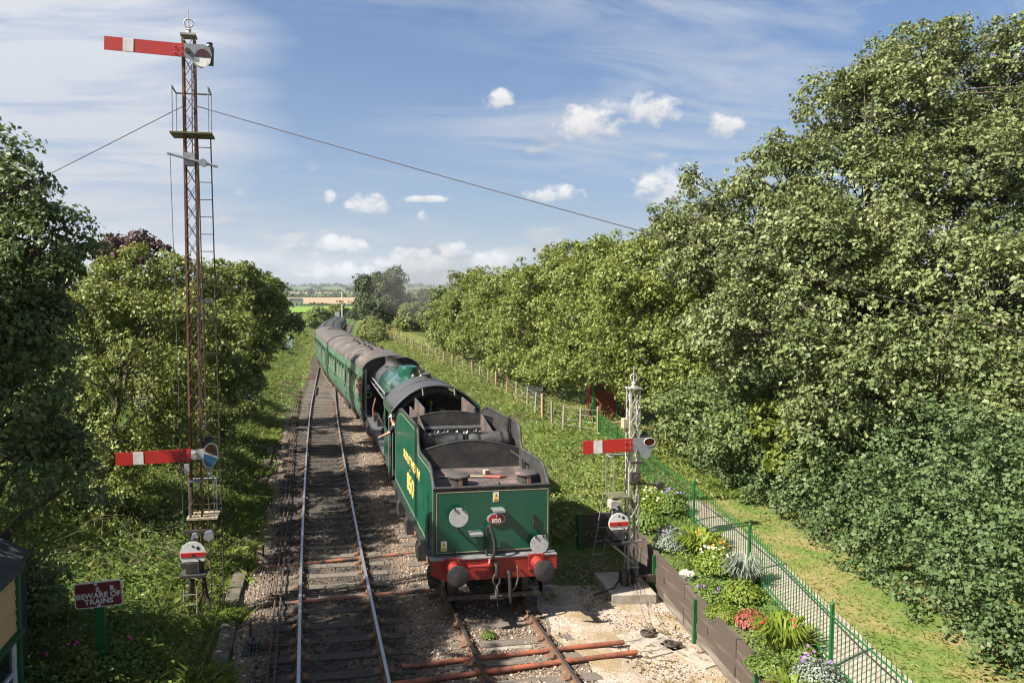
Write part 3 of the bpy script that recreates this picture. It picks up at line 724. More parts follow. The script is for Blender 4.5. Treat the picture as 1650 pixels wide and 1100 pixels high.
for k in range(260):
    x, y = rc.uniform(-.8, .8), rc.uniform(3.05, 4.5); z = 2.78 + .10 * rc.random() + .08 * sin(y * 3)
    s = rc.uniform(.04, .10); b0 = np.array([(1, 0, 0), (-1, 0, 0), (0, 1, 0), (0, -1, 0), (0, 0, 1), (0, 0, -1)]) * s * rc.uniform(.7, 1.3, (6, 1)) + rc.normal(0, s * .15, (6, 3)) + (x, y, z)
    mb.add([tuple(p) for p in b0], [(0, 2, 4), (2, 1, 4), (1, 3, 4), (3, 0, 4), (2, 0, 5), (1, 2, 5), (3, 1, 5), (0, 3, 5)])
tag(mb.build('coal', 'coal', td), kind='stuff')
mb = MB(); mb.box((0, 3.78, 2.72), (1.64, 1.5, .05)); mb.build('coal_floor', 'coal', td)
# fillers with hinged lids
for (fx, fy) in ((-.58, .62), (.90, .62)):
    mb = MB(); mb.lathe([(.20, 0), (.20, .17)], (fx, fy, 2.515), n=20); o = mb.build('water_filler', 'matt_black', td, smooth=True)
    mb = MB(); mb.lathe([(.245, 0), (.245, .03), (.22, .05), (0, .055)], (fx, fy, 2.686), n=24); mb.build('lid', 'tender_deck', o, smooth=True)
    mb = MB(); mb.box((fx, fy - .215, 2.60), (.07, .03, .19)); mb.build('hinge', 'rust', o)
mb = MB(); mb.box((.17, .10, 2.58), (.03, .03, .16)); mb.build('lamp_iron', 'black', td)
# right-hand gear standing by the bulkhead
mb = MB(); mb.path([(1.02, 1.3, 2.5), (1.02, 1.3, 2.86), (.88, 1.75, 2.95)], .022, 6); mb.path([(1.06, 1.3, 2.5), (1.06, 1.3, 2.8)], .03, 6); mb.path([(.92, 1.1, 2.52), (.92, 1.1, 2.66)], .03, 6)
mb.build('valve_gear', 'black', td)
# discs, plates, irons
def disc(x, z, r, y=-.16):
    mb = MB(); mb.lathe([(r, 0), (r, .012)], (x, y, z), 'Y', 32); o = mb.build('headcode_disc', 'disc_white', td)
    for sx in (-.08, .08):
        m2 = MB(); m2.box((x + sx, y - .01, z + r * .86), (.022, .025, .05)); m2.build('clip', 'black', o)
    m2 = MB(); m2.box((x, y + .025, z - r * .6), (.055, .025, .62 * r + .22)); m2.build('lamp_iron', 'black', o)
    m2 = MB(); m2.box((x, (y + .02) / 2, z - r - .08), (.05, abs(y) - .0, .03)); m2.build('bracket', 'black', o)
disc(-.735, 2.04, .197); disc(.955, 1.40, .192)
mb = MB(); mb.box((.86, -.035, 1.86), (.045, .05, .28)); mb.box((.86, -.07, 1.80), (.05, .04, .14)); mb.build('lamp_iron', 'black', td, bevel=.008)
for (sx, sz) in ((-.80, 1.22), (.08, 1.22)):
    mb = MB(); mb.box((sx, -.06, sz), (.04, .02, .24)); mb.build('lamp_iron', 'black', td)
def step(x, z, w=.25):
    mb = MB(); mb.box((x, -.13, z), (w, .26, .022)); mb.box((x, -.262, z - .012), (w, .018, .05)); o = mb.build('step', 'galv', td, bevel=.006)
step(.085, 2.16); step(-.38, 1.70, .27)
mb = MB(); mb.lathe([(.0, -.030), (.17, -.030), (.195, -.022), (.195, 0)], (0, 0, 0), 'Y', 32); me = mb.mesh('number_plate', 'galv', True)
np_ = inst('number_plate', me, td, (.075, -.012, 1.935), (0, 0, 0), (1, 1, .62))
mb = MB(); mb.lathe([(.165, -.036), (.165, -.028)], (0, 0, 0), 'Y', 32); inst('plate_field', mb.mesh('plate_field', 'red'), np_)
text('plate_number', '850', .13, 'white', np_, (0, -.038, -.06), (pi / 2, 0, 0), .002, .002, ys=1.45)
text('plate_letter', '1', .08, 'white', np_, (0, -.038, .09), (pi / 2, 0, 0), .002, ys=1.5)
def warn(x, z):
    mb = MB(); mb.box((x, -.014, z), (.125, .006, .20)); o = mb.build('warning_plate', 'white', td)
    m2 = MB(); m2.prism([(x - .05, z - .005), (x + .05, z - .005), (x, z + .085)], -.0195, -.0175, 'Y'); m2.box((x, -.0185, z - .058), (.105, .003, .055)); m2.build('yellow_mark', 'yellow', o)
    m2 = MB(); m2.prism([(x + .008, z + .062), (x - .016, z + .030), (x - .002, z + .030), (x - .010, z + .004), (x + .018, z + .038), (x + .004, z + .038)], -.0222, -.0202, 'Y')
    for k in range(3): m2.box((x, -.0212, z - .043 - k * .015), (.085, .002, .004))
    m2.build('flash_mark', 'black', o)
warn(.07, 2.385); warn(-1.01, 1.42); warn(1.075, 1.45)
# vacuum pipe: upright and hose
mb = MB(); mb.path([(-.14, -.10, 1.22), (-.135, -.11, 1.78), (-.12, -.15, 1.84), (-.09, -.20, 1.83)], .028, 8); mb.build('vacuum_pipe', 'black', td, smooth=True)
mb = MB(); mb.path([(-.10, -.19, 1.84), (-.05, -.24, 1.70), (-.015, -.27, 1.5), (-.02, -.27, 1.32), (-.06, -.24, 1.20), (-.10, -.2, 1.14)], .036, 8); mb.build('vacuum_hose', 'rubber', td, smooth=True)
mb = MB(); mb.path([(-.55, -.26, 1.06), (-.20, -.26, 1.06), (-.12, -.26, 1.10), (-.10, -.22, 1.18)], .032, 8); mb.lathe([(.05, 0), (.05, .07)], (-.2, -.26, 1.06), 'X', 10); mb.build('brake_pipe', 'red', td, smooth=True)
# frame, beam, buffers
mb = MB(); mb.box((0, 3.25, 1.155), (2.62, 6.75, .05)); mb.build('footplate', 'black', td)
mb = MB(); mb.prism([(-1.31, .90), (-1.02, .76), (1.02, .76), (1.31, .90), (1.31, 1.185), (-1.31, 1.185)], -.20, -.155, 'Y'); mb.build('buffer_beam', 'red', td)
mb = MB(); mb.box((0, -.10, 1.200), (2.64, .23, .022)); mb.build('beam_ledge', 'galv', td)
for sx in (-.87, .87):
    mb = MB(); mb.box((sx, -.215, 1.065), (.33, .03, .33)); mb.lathe([(.13, -.24), (.12, -.36), (.10, -.46)], (sx, 0, 1.065), 'Y', 18)
    o = mb.build('buffer', 'red', td, smooth=True)
    mb = MB(); mb.lathe([(.06, -.72), (.06, -.44)], (sx, 0, 1.065), 'Y', 12); mb.build('plunger', 'galv', o, smooth=True)
    mb = MB(); mb.lathe([(0, -.785), (.15, -.78), (.21, -.765), (.21, -.745), (.10, -.70)], (sx, 0, 1.065), 'Y', 28); mb.build('buffer_head', 'matt_black', o, smooth=True)
    mb = MB()
    for (a, b) in ((-.13, .13), (.13, .13), (-.13, -.13), (.13, -.13)): mb.lathe([(.022, -.25), (.022, -.23)], (sx + a, 0, 1.065 + b), 'Y', 6)
    mb.build('bolts', 'red', o)
def ring(mb, c, r, t, ax, sq=1.0):
    pts = [Vector(c) + Vector((cos(a) * r, 0, sin(a) * r * sq)) if ax == 'Y' else Vector(c) + Vector((0, cos(a) * r, sin(a) * r * sq)) for a in np.linspace(0, 2 * pi, 13)]
    mb.path(pts, t, 6, False)
mb = MB(); mb.box((.0, -.23, 1.03), (.10, .06, .18)); mb.path([(.0, -.24, 1.06), (0, -.36, 1.08), (0, -.38, 1.0), (0, -.37, .90)], .03, 8)
ring(mb, (0, -.37, .80), .07, .022, 'Y', 1.7); ring(mb, (0, -.38, .56), .07, .022, 'X', 1.7); mb.lathe([(.05, -.13), (.05, .13)], (0, -.38, .44), 'X', 8)
mb.path([(0, -.38, .42), (.02, -.40, .24)], .012, 6); mb.lathe([(0, -.03), (.03, 0), (0, .03)], (.02, -.40, .22), n=8)
mb.build('screw_coupling', 'matt_black', td, smooth=True)
mb = MB(); mb.path([(.28, -.18, .90), (.28, -.32, .88), (.28, -.36, .72), (.285, -.37, .30)], .035, 8); mb.build('steam_heat_hose', 'rubber', td, smooth=True)
mb = MB(); mb.path([(.46, -.22, 1.0), (.46, -.30, .98), (.46, -.33, .80), (.40, -.34, .62), (.33, -.35, .55)], .02, 6); mb.build('brake_hose', 'dull_steel', td, smooth=True)
mb = MB(); mb.box((0, -.1, .38), (1.9, .06, .10)); mb.build('cross_stretcher', 'black', td)
# guard irons / steps at the rear corners
for sd in (-1, 1):
    mb = MB(); mb.prism([(-.10, 1.0), (.30, 1.0), (.22, .30), (-.02, .30)], sd * 1.10, sd * 1.07, 'X'); mb.box((sd * 1.18, .08, .34), (.26, .24, .03)); mb.box((sd * 1.18, .08, .68), (.24, .22, .03)); mb.build('footstep', 'black', td)
# wheels and bogie frames
def wheel(parent, x, y, r, nm='wheel', spokes=0, m='black', w=.13):
    mb = MB(); mb.lathe([(r * .86, -w / 2), (r, -w / 2), (r, w / 2), (r * .86, w / 2), (r * .86, -w / 2)], (x, y, r), 'X', 28, False)
    if spokes:
        for k in range(spokes):
            a = 2 * pi * k / spokes; mb.tube((x, y + cos(a) * r * .16, r + sin(a) * r * .16), (x, y + cos(a) * r * .9, r + sin(a) * r * .9), .032, .024, 6)
        mb.lathe([(r * .2, -w * .7), (r * .2, w * .7)], (x, y, r), 'X', 16)
    else: mb.lathe([(r * .9, -.03), (r * .9, .03)], (x, y, r), 'X', 28)
    return mb.build(nm, m, parent, smooth=True)
for by in (1.45, 5.1):
    for dy in (-.84, .84):
        for sd in (-1, 1):
            wheel(td, sd * .74, by + dy, .5, spokes=0)
            mb = MB(); mb.box((sd * 1.12, by + dy, .56), (.20, .32, .40)); mb.box((sd * 1.22, by + dy, .60), (.05, .22, .22)); mb.box((sd * 1.12, by + dy, .83), (.14, .66, .10)); mb.build('axlebox', 'matt_black', td, bevel=.01)
    for sd in (-1, 1):
        mb = MB(); mb.prism([(by - 1.3, .95), (by + 1.3, .95), (by + 1.2, .52), (by + .6, .52), (by + .35, .75), (by - .35, .75), (by - .6, .52), (by - 1.2, .52)], sd * 1.04, sd * 1.00, 'X'); mb.build('bogie_frame', 'black', td)
for sd in (-1, 1):
    mb = MB(); mb.box((sd * 1.20, 3.25, 1.03), (.03, 6.6, .15)); mb.build('side_frame', 'black', td)
    mb = MB(); mb.box((sd * 1.27, 6.45, .62), (.26, .36, .03)); mb.box((sd * 1.20, 6.45, .80), (.03, .30, .66)); mb.box((sd * 1.27, 6.45, .30), (.26, .36, .03)); mb.build('footstep', 'black', td)
# lettering
for sd in (-1, 1):
    R = (pi / 2, 0, -pi / 2) if sd < 0 else (pi / 2, 0, pi / 2)
    text('lettering', 'SOUTHERN', .31, 'gold', td, (sd * (HW + .004), 3.22, 2.40), R, .004, .006, xs=1.72)
    text('lettering', '1', .12, 'gold', td, (sd * (HW + .004), 3.42, 2.17), R, .004, .004)
    text('running_number', '850', .62, 'gold', td, (sd * (HW + .004), 3.36, 1.82), R, .004, .010, xs=1.30)
# fire iron and wooden block lying on the tank top
fi = MB(); fi.path([(0, 0, 0), (.55, .02, 0), (1.0, .0, 0)], .022, 8); fi.cur = 1; fi.path([(1.0, 0, 0), (1.35, -.06, 0), (1.50, .02, .0)], [.03, .04, .02], 8)
fo = fi.build('fire_iron', ['pale_wood', 'faded_red'], None, smooth=True, loc=(TX - .92, TY + 1.22, 2.545)); fo.rotation_euler = (0, 0, -.13); fo.scale = (1.0, 1, 1)
tag(fo, 'long fire iron with pale handle and red end lying on the tender deck', 'fire iron')
mb = MB(); mb.box((0, 0, .05), (.13, .10, .10), rz=.3); bo = mb.build('wooden_block', 'pale_wood', None, loc=(TX + .22, TY + 1.42, 2.517), bevel=.008)
tag(bo, 'small pale wooden block standing on the tender deck', 'block')

# ------------------------------------------------------------------ locomotive
LY = 21.35
lo = empty('steam_locomotive', (3.76, LY, 0), -.012, 'green steam locomotive with domed boiler and open-backed grey cab ahead of the tender', 'locomotive')
BZ = 2.70
def boil(y): return .90 - .06 * max(0, min(1, (y - 5.2) / 6.0))
ys = [4.3, 6.0, 7.5, 9.0, 10.2]
mb = MB(); mb.lathe([(boil(y), y) for y in ys], (0, 0, BZ), 'Y', 40); mb.build('boiler', 'loco_green', lo, smooth=True)
for y in (4.9, 6.3, 7.7, 9.1, 10.1):
    mb = MB(); mb.lathe([(boil(y) + .008, y - .03), (boil(y) + .008, y + .03)], (0, 0, BZ), 'Y', 40, False); mb.build('boiler_band', 'black', lo, smooth=True)
mb = MB(); mb.lathe([(.86, 10.2), (.86, 12.1), (.80, 12.15), (.2, 12.22), (0, 12.23)], (0, 0, BZ), 'Y', 40); mb.build('smokebox', 'cab_grey', lo, smooth=True)
mb = MB(); mb.lathe([(.52, 0), (.46, .06), (.43, .20), (.45, .32), (.47, .36), (.38, .37), (.36, .1)], (0, 11.2, BZ + .82), n=28, caps=False); mb.build('chimney', 'matt_black', lo, smooth=True)
# square-shouldered firebox
def fbx(w, h, r=.28):
    pts = []
    for (cx_, cz_, a0) in ((w - r, h - r, 0), (-w + r, h - r, pi / 2)):
        for k in range(7): a = a0 + pi / 2 * k / 6; pts.append((cx_ + r * cos(a), cz_ + r * sin(a)))
    return pts + [(-w, -.9), (w, -.9)]
mb = MB(); mb.loft([[(x, y, z + BZ) for (x, z) in fbx(w, h)] for (y, w, h) in ((2.6, .88, .90), (4.4, .92, .93), (4.55, .88, .88))]); mb.build('firebox', 'loco_green', lo, smooth=True)
for y in (3.2, 4.0):
    mb = MB(); mb.loft([[(x, y + d, z + BZ) for (x, z) in fbx(.91, .92)] for d in (-.025, .025)]); mb.build('boiler_band', 'black', lo, smooth=True)
mb = MB(); mb.lathe([(.40, 0), (.385, .10), (.375, .25), (.34, .33), (.25, .365), (0, .375)], (0, 6.6, BZ + .84), n=32); mb.build('dome', 'loco_green', lo, smooth=True)
for (vx, vy) in ((-.14, 4.0), (.14, 4.0)):
    mb = MB(); mb.lathe([(.10, 0), (.09, .14), (.11, .16), (.06, .24), (0, .25)], (vx, vy, BZ + .90), n=14); mb.build('safety_valve', 'dull_steel', lo, smooth=True)
# cab
CW = 1.30
def roofpts(t): return [(CW * sin(a) * 1.0, 3.16 + (.74 + t) * (cos(a) - cos(1.30)) / (1 - cos(1.30))) for a in np.linspace(-1.30, 1.30, 21)]
def roofarc(k, off):
    hw = CW + .02; h = .74
    return [(hw * s + 0, 3.17 + h * (1 - abs(s) ** 2.2) + off) for s in np.linspace(-1, 1, 25)]
outer = roofarc(0, .0); inner = roofarc(0, -.045)
mb = MB(); mb.loft([[(x, y, z) for (x, z) in outer] + [(x, y, z) for (x, z) in inner[::-1]] for y in (.0, 1.3, 2.62)]); mb.build('cab_roof', 'cab_grey', lo, smooth=True)
mb = MB(); mb.path([(x, -.01, z - .01) for (x, z) in outer], .028, 6); mb.build('roof_edge_beading', 'cab_grey', lo, smooth=True)
mb = MB(); mb.path([(x * .985, 1.35, z + .012) for (x, z) in outer], .014, 6); mb.build('roof_rib', 'cab_grey', lo, smooth=True)
mb = MB(); mb.lathe([(.20, 0), (.20, .04), (.13, .06), (.13, .12), (.17, .14), (.10, .18), (0, .19)], (.03, 2.1, 3.885), n=18); mb.build('roof_vent', 'matt_black', lo, smooth=True)
mb = MB(); ring_o = [[(x * .93, y, z - .10 - dz) for (x, z) in outer] for (y, dz) in ((.02, 0), (.03, .12), (.06, .16))]; mb.loft(ring_o, caps=False, closed=False); mb.build('rolled_storm_sheet', 'matt_black', lo, smooth=True)
for sx in (-.42, .52):
    mb = MB(); mb.path([(sx, -.02, 3.82), (sx + .03, -.01, 3.62)], .022, 6); mb.build('sheet_strap', 'pale_wood', lo)
for sd in (-1, 1):
    # side sheet with cut-out
    mb = MB(); mb.prism([(.55, 1.18), (2.6, 1.18), (2.6, 3.18), (2.25, 3.18), (2.25, 2.35), (1.25, 2.35), (1.15, 2.45), (1.15, 3.18), (.95, 3.18), (.85, 2.5), (.55, 2.2)], sd * CW, sd * (CW - .03), 'X'); mb.build('cab_side', 'loco_green', lo)
    mb = MB(); mb.prism([(0, 3.0), (2.62, 3.0), (2.62, 3.30), (0, 3.30)], sd * (CW + .022), sd * (CW + .006), 'X'); mb.build('roof_gutter_panel', 'loco_green', lo)
    mb = MB(); mb.lathe([(.075, 0), (.075, .012)], (sd * (CW + .004), .62, 2.05), 'X', 16); mb.build('works_plate', 'red', lo)
    mb = MB(); mb.path([(sd * (CW + .05), .50, 1.2), (sd * (CW + .05), .50, 2.9)], .018, 6); mb.build('handrail', 'steel', lo)
    mb = MB(); mb.box((sd * 1.02, 7.6, 1.335), (.58, 10.2, .03)); mb.build('running_plate', 'grey_deck', lo)
    mb = MB(); mb.box((sd * 1.30, 7.6, 1.26), (.03, 10.2, .16)); mb.build('valance', 'black', lo)
    mb = MB(); mb.path([(sd * 1.00, 2.7, 3.02), (sd * 1.00, 11.9, 2.96)], .032, 8); mb.build('ejector_pipe', 'galv', lo, smooth=True)
    mb = MB(); mb.path([(sd * 1.06, 2.7, 2.84), (sd * 1.06, 12.0, 2.80)], .020, 6); mb.build('handrail', 'galv', lo, smooth=True)
    mb = MB()
    for y in np.arange(3.2, 12, 1.7): mb.tube((sd * .84, y, 2.86), (sd * 1.06, y, 2.83), .014, .014, 5)
    mb.build('handrail_pillars', 'galv', lo)
    mb = MB(); mb.prism([(11.0, 1.36), (12.5, 1.36), (12.5, 3.2), (12.2, 3.3), (11.0, 3.3)], sd * 1.28, sd * 1.265, 'X'); mb.build('smoke_deflector', 'black', lo)
    # wheels, splashers, cylinders
    for y in (2.9, 5.1, 7.3): wheel(lo, sd * .74, y, 1.0, 'driving_wheel', 16)
    for y in (9.3, 11.4): wheel(lo, sd * .74, y, .47, 'bogie_wheel', 10)
    for y in (2.9, 5.1, 7.3):
        mb = MB(); mb.prism([(y + 1.08 * cos(a), 1.0 + 1.08 * sin(a)) for a in np.linspace(.33, pi - .33, 12)], sd * .84, sd * .62, 'X'); mb.build('splasher', 'black', lo)
    mb = MB(); mb.lathe([(.34, 9.7), (.36, 9.75), (.36, 10.9), (.34, 10.95)], (sd * 1.05, 0, .93), 'Y', 20); mb.build('cylinder_block', 'black', lo, smooth=True)
    mb = MB(); mb.box((sd * 1.08, 6.1, .98), (.05, 4.4, .12)); mb.build('coupling_rod', 'dull_steel', lo)
    mb = MB(); mb.box((sd * .98, 8.7, .95), (.07, 2.2, .16)); mb.build('slide_bar', 'dull_steel', lo)
    # boxes, lubricators and sanding gear along the footplate
    for (y, w, h) in ((3.3, .22, .34), (4.2, .16, .24), (6.2, .2, .22), (8.2, .18, .3), (9.6, .28, .26), (10.6, .2, .2)):
        mb = MB(); mb.box((sd * .98, y, 1.35 + h / 2), (w, w * 1.3, h)); mb.lathe([(w * .3, 0), (w * .3, .05)], (sd * .98, y, 1.35 + h), n=10); mb.build('lubricator', 'black', lo, bevel=.012)
    mb = MB(); mb.path([(sd * 1.12, 9.2, 1.36), (sd * 1.15, 9.25, 1.9), (sd * 1.02, 9.5, 2.3)], .03, 7); mb.build('feed_pipe', 'rust', lo, smooth=True)
    mb = MB(); mb.path([(sd * .95, 4.8, 1.36), (sd * 1.0, 4.9, 1.7), (sd * .98, 8.8, 1.75)], .035, 7); mb.build('sand_pipe', 'black', lo, smooth=True)
mb = MB(); mb.box((0, 2.58, 2.3), (2.54, .03, 2.2)); mb.build('cab_front', 'black', lo)
mb = MB(); mb.box((0, 1.2, 1.30), (2.5, 2.6, .05)); mb.build('cab_floor', 'black', lo)
mb = MB(); mb.lathe([(.62, 2.50), (.60, 2.30), (.58, 2.28)], (0, 0, 2.3), 'Y', 24)
for k in range(12):
    a = k * 1.7; mb.path([(.5 * cos(a), 2.3, 2.3 + .45 * sin(a)), (.55 * cos(a + .5), 2.15, 2.3 + .5 * sin(a + .5)), (.6 * cos(a + .9), 2.3, 2.4 + .5 * sin(a + .9))], .015, 5)
mb.build('backhead', 'matt_black', lo, smooth=True)
for (x, z) in ((-.3, 2.95), (.1, 3.05), (.4, 2.9)):
    mb = MB(); mb.lathe([(.08, 0), (.08, .05)], (x, 2.2, z), 'Y', 14); mb.build('gauge', 'dull_steel', lo)
mb = MB(); mb.box((0, 3.0, .85), (1.2, 6.0, .5)); mb.box((0, 8.6, .85), (1.1, 7.0, .4)); mb.build('main_frame', 'black', lo)
mb = MB(); mb.box((0, 12.75, 1.05), (2.5, .06, .45)); mb.build('buffer_beam', 'red', lo)
# lamp and disc seen beyond the running plate
mb = MB(); mb.box((-1.16, 12.35, 2.42), (.20, .16, .26)); o = mb.build('lamp', 'white', lo, bevel=.02)
mb = MB(); mb.lathe([(.10, 12.28), (.10, 12.30), (.15, 12.30), (.15, 12.28)], (-1.10, 0, 2.10), 'Y', 20, False); mb.build('lamp_ring', 'white', lo)
# ------------------------------------------------------------------ coaches
CL = 19.5
ZS = [(.96, 1.29), (1.30, 1.345), (1.80, 1.37), (2.30, 1.365), (2.80, 1.335), (3.17, 1.275)]
def xs_at(z): return float(np.interp(z, [a for a, b in ZS], [b for a, b in ZS]))
WIN = [2.3, 4.0, 5.7, 8.5, 10.2, 11.9, 14.7, 16.4, 17.75]; DOOR = [.85, 7.1, 13.3, 18.75]
def roof_mat():
    m = bpy.data.materials.new('streaked_coach_roof'); m.use_nodes = True; nt = m.node_tree; b = P_(nt); q = G(nt)
    co = q.n('ShaderNodeTexCoord').outputs['Object']
    mp = q.n('ShaderNodeMapping', i_Vector=co, i_Scale=(.55, 2.4, .55)).outputs[0]
    st = q.noise(mp, 1.6, 7, .62); bg_ = q.noise(co, .5, 3, .5); f = q.noise(co, 5, 5, .6)
    base = q.mix(f, (.040, .036, .035), (.066, .058, .054))
    peel = q.ramp(q.math('ADD', q.math('MULTIPLY', st, .75), q.math('MULTIPLY', bg_, .3)), [(.575, 0), (.62, 1)])
    c = q.mix(peel, base, q.mix(q.ramp(f, [(.42, 0), (.58, 1)]), (.16, .085, .05), (.27, .22, .175)))
    nt.links.new(c, b.inputs['Base Color']); b.inputs['Roughness'].default_value = .75
    return m
M['roof_streak'] = roof_mat()
def coach(y0, roofm, lab, vents, cant=None, ribs=0, top_boxes=False, glass='glass_dark'):
    ya, yb = y0, y0 + CL
    xa, xb = float(xR(ya)), float(xR(yb))
    c = empty('railway_coach', (xa, ya, 0), -math.atan2(xb - xa, yb - ya), lab, 'railway coach', 'green coaches behind the locomotive')
    opens = [(s - .55, s + .55, 1.78, 2.82) for s in WIN] + [(s - .24, s + .24, 1.85, 2.82) for s in DOOR]
    sg = sorted(set([0, CL] + [o[0] for o in opens] + [o[1] for o in opens])); zg = sorted(set([z for z, _ in ZS] + [1.78, 1.85, 2.82]))
    for sd in (-1, 1):
        mb = MB()
        for a, b in zip(sg[:-1], sg[1:]):
            for z0, z1 in zip(zg[:-1], zg[1:]):
                if any(o[0] <= a and b <= o[1] and o[2] <= z0 and z1 <= o[3] for o in opens): continue
                q = [(sd * xs_at(z0), a, z0), (sd * xs_at(z0), b, z0), (sd * xs_at(z1), b, z1), (sd * xs_at(z1), a, z1)]
                k = len(mb.v); mb.v += q; mb.f.append((k, k + 1, k + 2, k + 3) if sd > 0 else (k + 3, k + 2, k + 1, k)); mb.m.append(0)
        mb.build('body_side', 'coach_green', c)
        for s in WIN:
            mb = MB()
            for (a, b, z0, z1) in ((s - .55, s - .51, 1.78, 2.82), (s + .51, s + .55, 1.78, 2.82), (s - .51, s + .51, 1.78, 1.82), (s - .51, s + .51, 2.78, 2.82), (s - .51, s + .51, 2.46, 2.50)):
                x = xs_at((z0 + z1) / 2); mb.box((sd * (x - .010), (a + b) / 2, (z0 + z1) / 2), (.032, b - a, z1 - z0))
            w = mb.build('window', 'coach_green', c)
            for (z0, z1, dx) in ((1.82, 2.46, .008), (2.50, 2.78, .014)):
                mb = MB(); mb.add([(sd * (xs_at(z) - dx), yy, z) for (yy, z) in ((s - .52, z0), (s + .52, z0), (s + .52, z1), (s - .52, z1))], [(0, 1, 2, 3)]); mb.build('pane', 'glass_up' if z0 > 2.4 else 'glass_low', w)
        for s in DOOR:
            mb = MB()
            for (a, b, z0, z1) in ((s - .345, s - .335, 1.05, 3.05), (s + .335, s + .345, 1.05, 3.05), (s - .335, s + .335, 3.04, 3.05)):
                for zz in np.linspace(z0, z1, 5)[:-1]:
                    h = (z1 - z0) / 4; x = xs_at(zz + h / 2); mb.box((sd * (x + .003), (a + b) / 2, zz + h / 2), (.010, b - a, h))
            d = mb.build('door', 'black', c)
            mb = MB(); mb.add([(sd * (xs_at(z) - .05), yy, z) for (yy, z) in ((s - .24, 1.85), (s + .24, 1.85), (s + .24, 2.82), (s - .24, 2.82))], [(0, 1, 2, 3)]); mb.build('pane', 'glass_up', d)
            mb = MB(); mb.box((sd * (xs_at(1.7) + .03), s + .28, 1.68), (.05, .03, .10)); mb.box((sd * (xs_at(1.3) + .02), s - .33, 1.35), (.04, .05, .08)); mb.box((sd * (xs_at(2.4) + .02), s - .33, 2.45), (.04, .05, .08)); mb.build('handle', 'black', d)
        mb = MB(); mb.box((sd * 1.20, CL / 2, .86), (.08, CL - .4, .22)); mb.build('solebar', 'black', c)
        if cant:
            mb = MB(); mb.box((sd * 1.292, CL / 2, 3.13), (.012, CL, .045)); mb.build('cantrail_stripe', cant, c)
    # ends
    ring_ = [(-x, z) for z, x in ZS] + [(1.30 * sin(a), 3.17 + .64 * cos(a) ** .9) for a in np.linspace(-1.35, 1.35, 15)] + [(x, z) for z, x in ZS[::-1]]
    for yy, th in ((0.0, .04), (CL - .04, .04)):
        mb = MB(); mb.prism(ring_, yy, yy + th, 'Y'); mb.build('end_wall', 'black', c)
    for yy, d in ((-.14, .14), (CL, .14)):
        mb = MB(); mb.box((0, yy + .07, 2.15), (1.1, .22, 2.1)); mb.build('gangway', 'rubber', c)
        for sx in (-.87, .87):
            mb = MB(); mb.lathe([(.12, 0), (.10, -.2 if yy < 0 else .2), (.2, -.24 if yy < 0 else .24), (.2, -.26 if yy < 0 else .26)], (sx, 0 if yy < 0 else CL, 1.05), 'Y', 14); mb.build('buffer', 'matt_black', c, smooth=True)
    # roof
    arc = [(1.315 * sin(a), 3.165 + .66 * max(0, cos(a)) ** .85) for a in np.linspace(-pi / 2, pi / 2, 23)]
    mb = MB(); mb.loft([[(x, yy, z) for (x, z) in arc] for yy in np.linspace(-.03, CL + .03, 9)], caps=False, closed=False); mb.f = [f[::-1] for f in mb.f]; mb.build('roof', roofm, c, smooth=True)
    for yy in (-.03, CL + .03):
        mb = MB(); mb.path([(x, yy, z) for (x, z) in arc], .035, 6); mb.build('roof_end_beading', 'matt_black', c, smooth=True)
    for (vx, vy) in vents:
        mb = MB(); z = 3.165 + .66 * sqrt(max(0, 1 - (vx / 1.315) ** 2)) ** .85
        mb.lathe([(.15, -.03), (.14, .02), (.06, .07), (.05, .12), (.09, .13), (0, .17)], (vx, vy, z), n=12); mb.build('roof_ventilator', 'matt_black', c, smooth=True)
    if ribs:
        for vx in (-.5, .35):
            z = 3.165 + .66 * sqrt(1 - (vx / 1.315) ** 2) ** .85
            mb = MB(); mb.path([(vx, .3, z + .02), (vx, CL - .3, z + .02)], .03, 6); mb.build('roof_pipe', 'matt_black', c)
        for yy in np.linspace(2, CL - 2, ribs):
            mb = MB(); mb.path([(x, yy, z + .006) for (x, z) in arc], .022, 5); mb.build('roof_rib', 'matt_black', c)
    if top_boxes:
        for (vx, vy) in ((-.25, 12.5), (.25, 12.9), (.1, 15.5)):
            mb = MB(); z = 3.165 + .66 * sqrt(max(0, 1 - (vx / 1.315) ** 2)) ** .85; mb.box((vx, vy, z), (.5, 1.0, .06)); mb.build('roof_hatch', 'black', c)
    # underframe and bogies
    mb = MB(); mb.box((0, CL / 2, .80), (2.2, CL - 1, .12)); mb.build('underframe', 'black', c)
    mb = MB(); mb.box((.85, CL / 2 + 1.6, .52), (.5, 1.4, .45)); mb.build('battery_box', 'black', c)
    mb = MB(); mb.box((-.85, CL / 2 - 1, .52), (.5, 1.8, .45)); mb.path([(-1, 5.2, .75), (-1, 7, .40), (-1, 12, .40), (-1, 14, .75)], .04, 6); mb.build('battery_box', 'black', c)
    for by in (2.6, CL - 2.6):
        for sd in (-1, 1):
            mb = MB(); mb.box((sd * 1.02, by, .58), (.12, 3.3, .16))
            for dy in (-1.25, 1.25): mb.box((sd * 1.08, by + dy, .50), (.18, .30, .28))
            mb.box((sd * 1.02, by, .42), (.14, .9, .2)); mb.build('bogie_frame', 'dark_rust', c)
        for dy in (-1.25, 1.25):
            for sd in (-1, 1): wheel(c, sd * .74, by + dy, .455, 'wheel', 0, 'dark_rust')
    return c
M['glass_up'] = mat('dark_glass', (.020, .026, .022), .10, spec=.8)
M['glass_low'] = mat('reflection_glass', (.20, .21, .165), .2, col2=(.12, .14, .105), scale=1.3, spec=.8)  # pale colour stands in for reflections on the lower panes
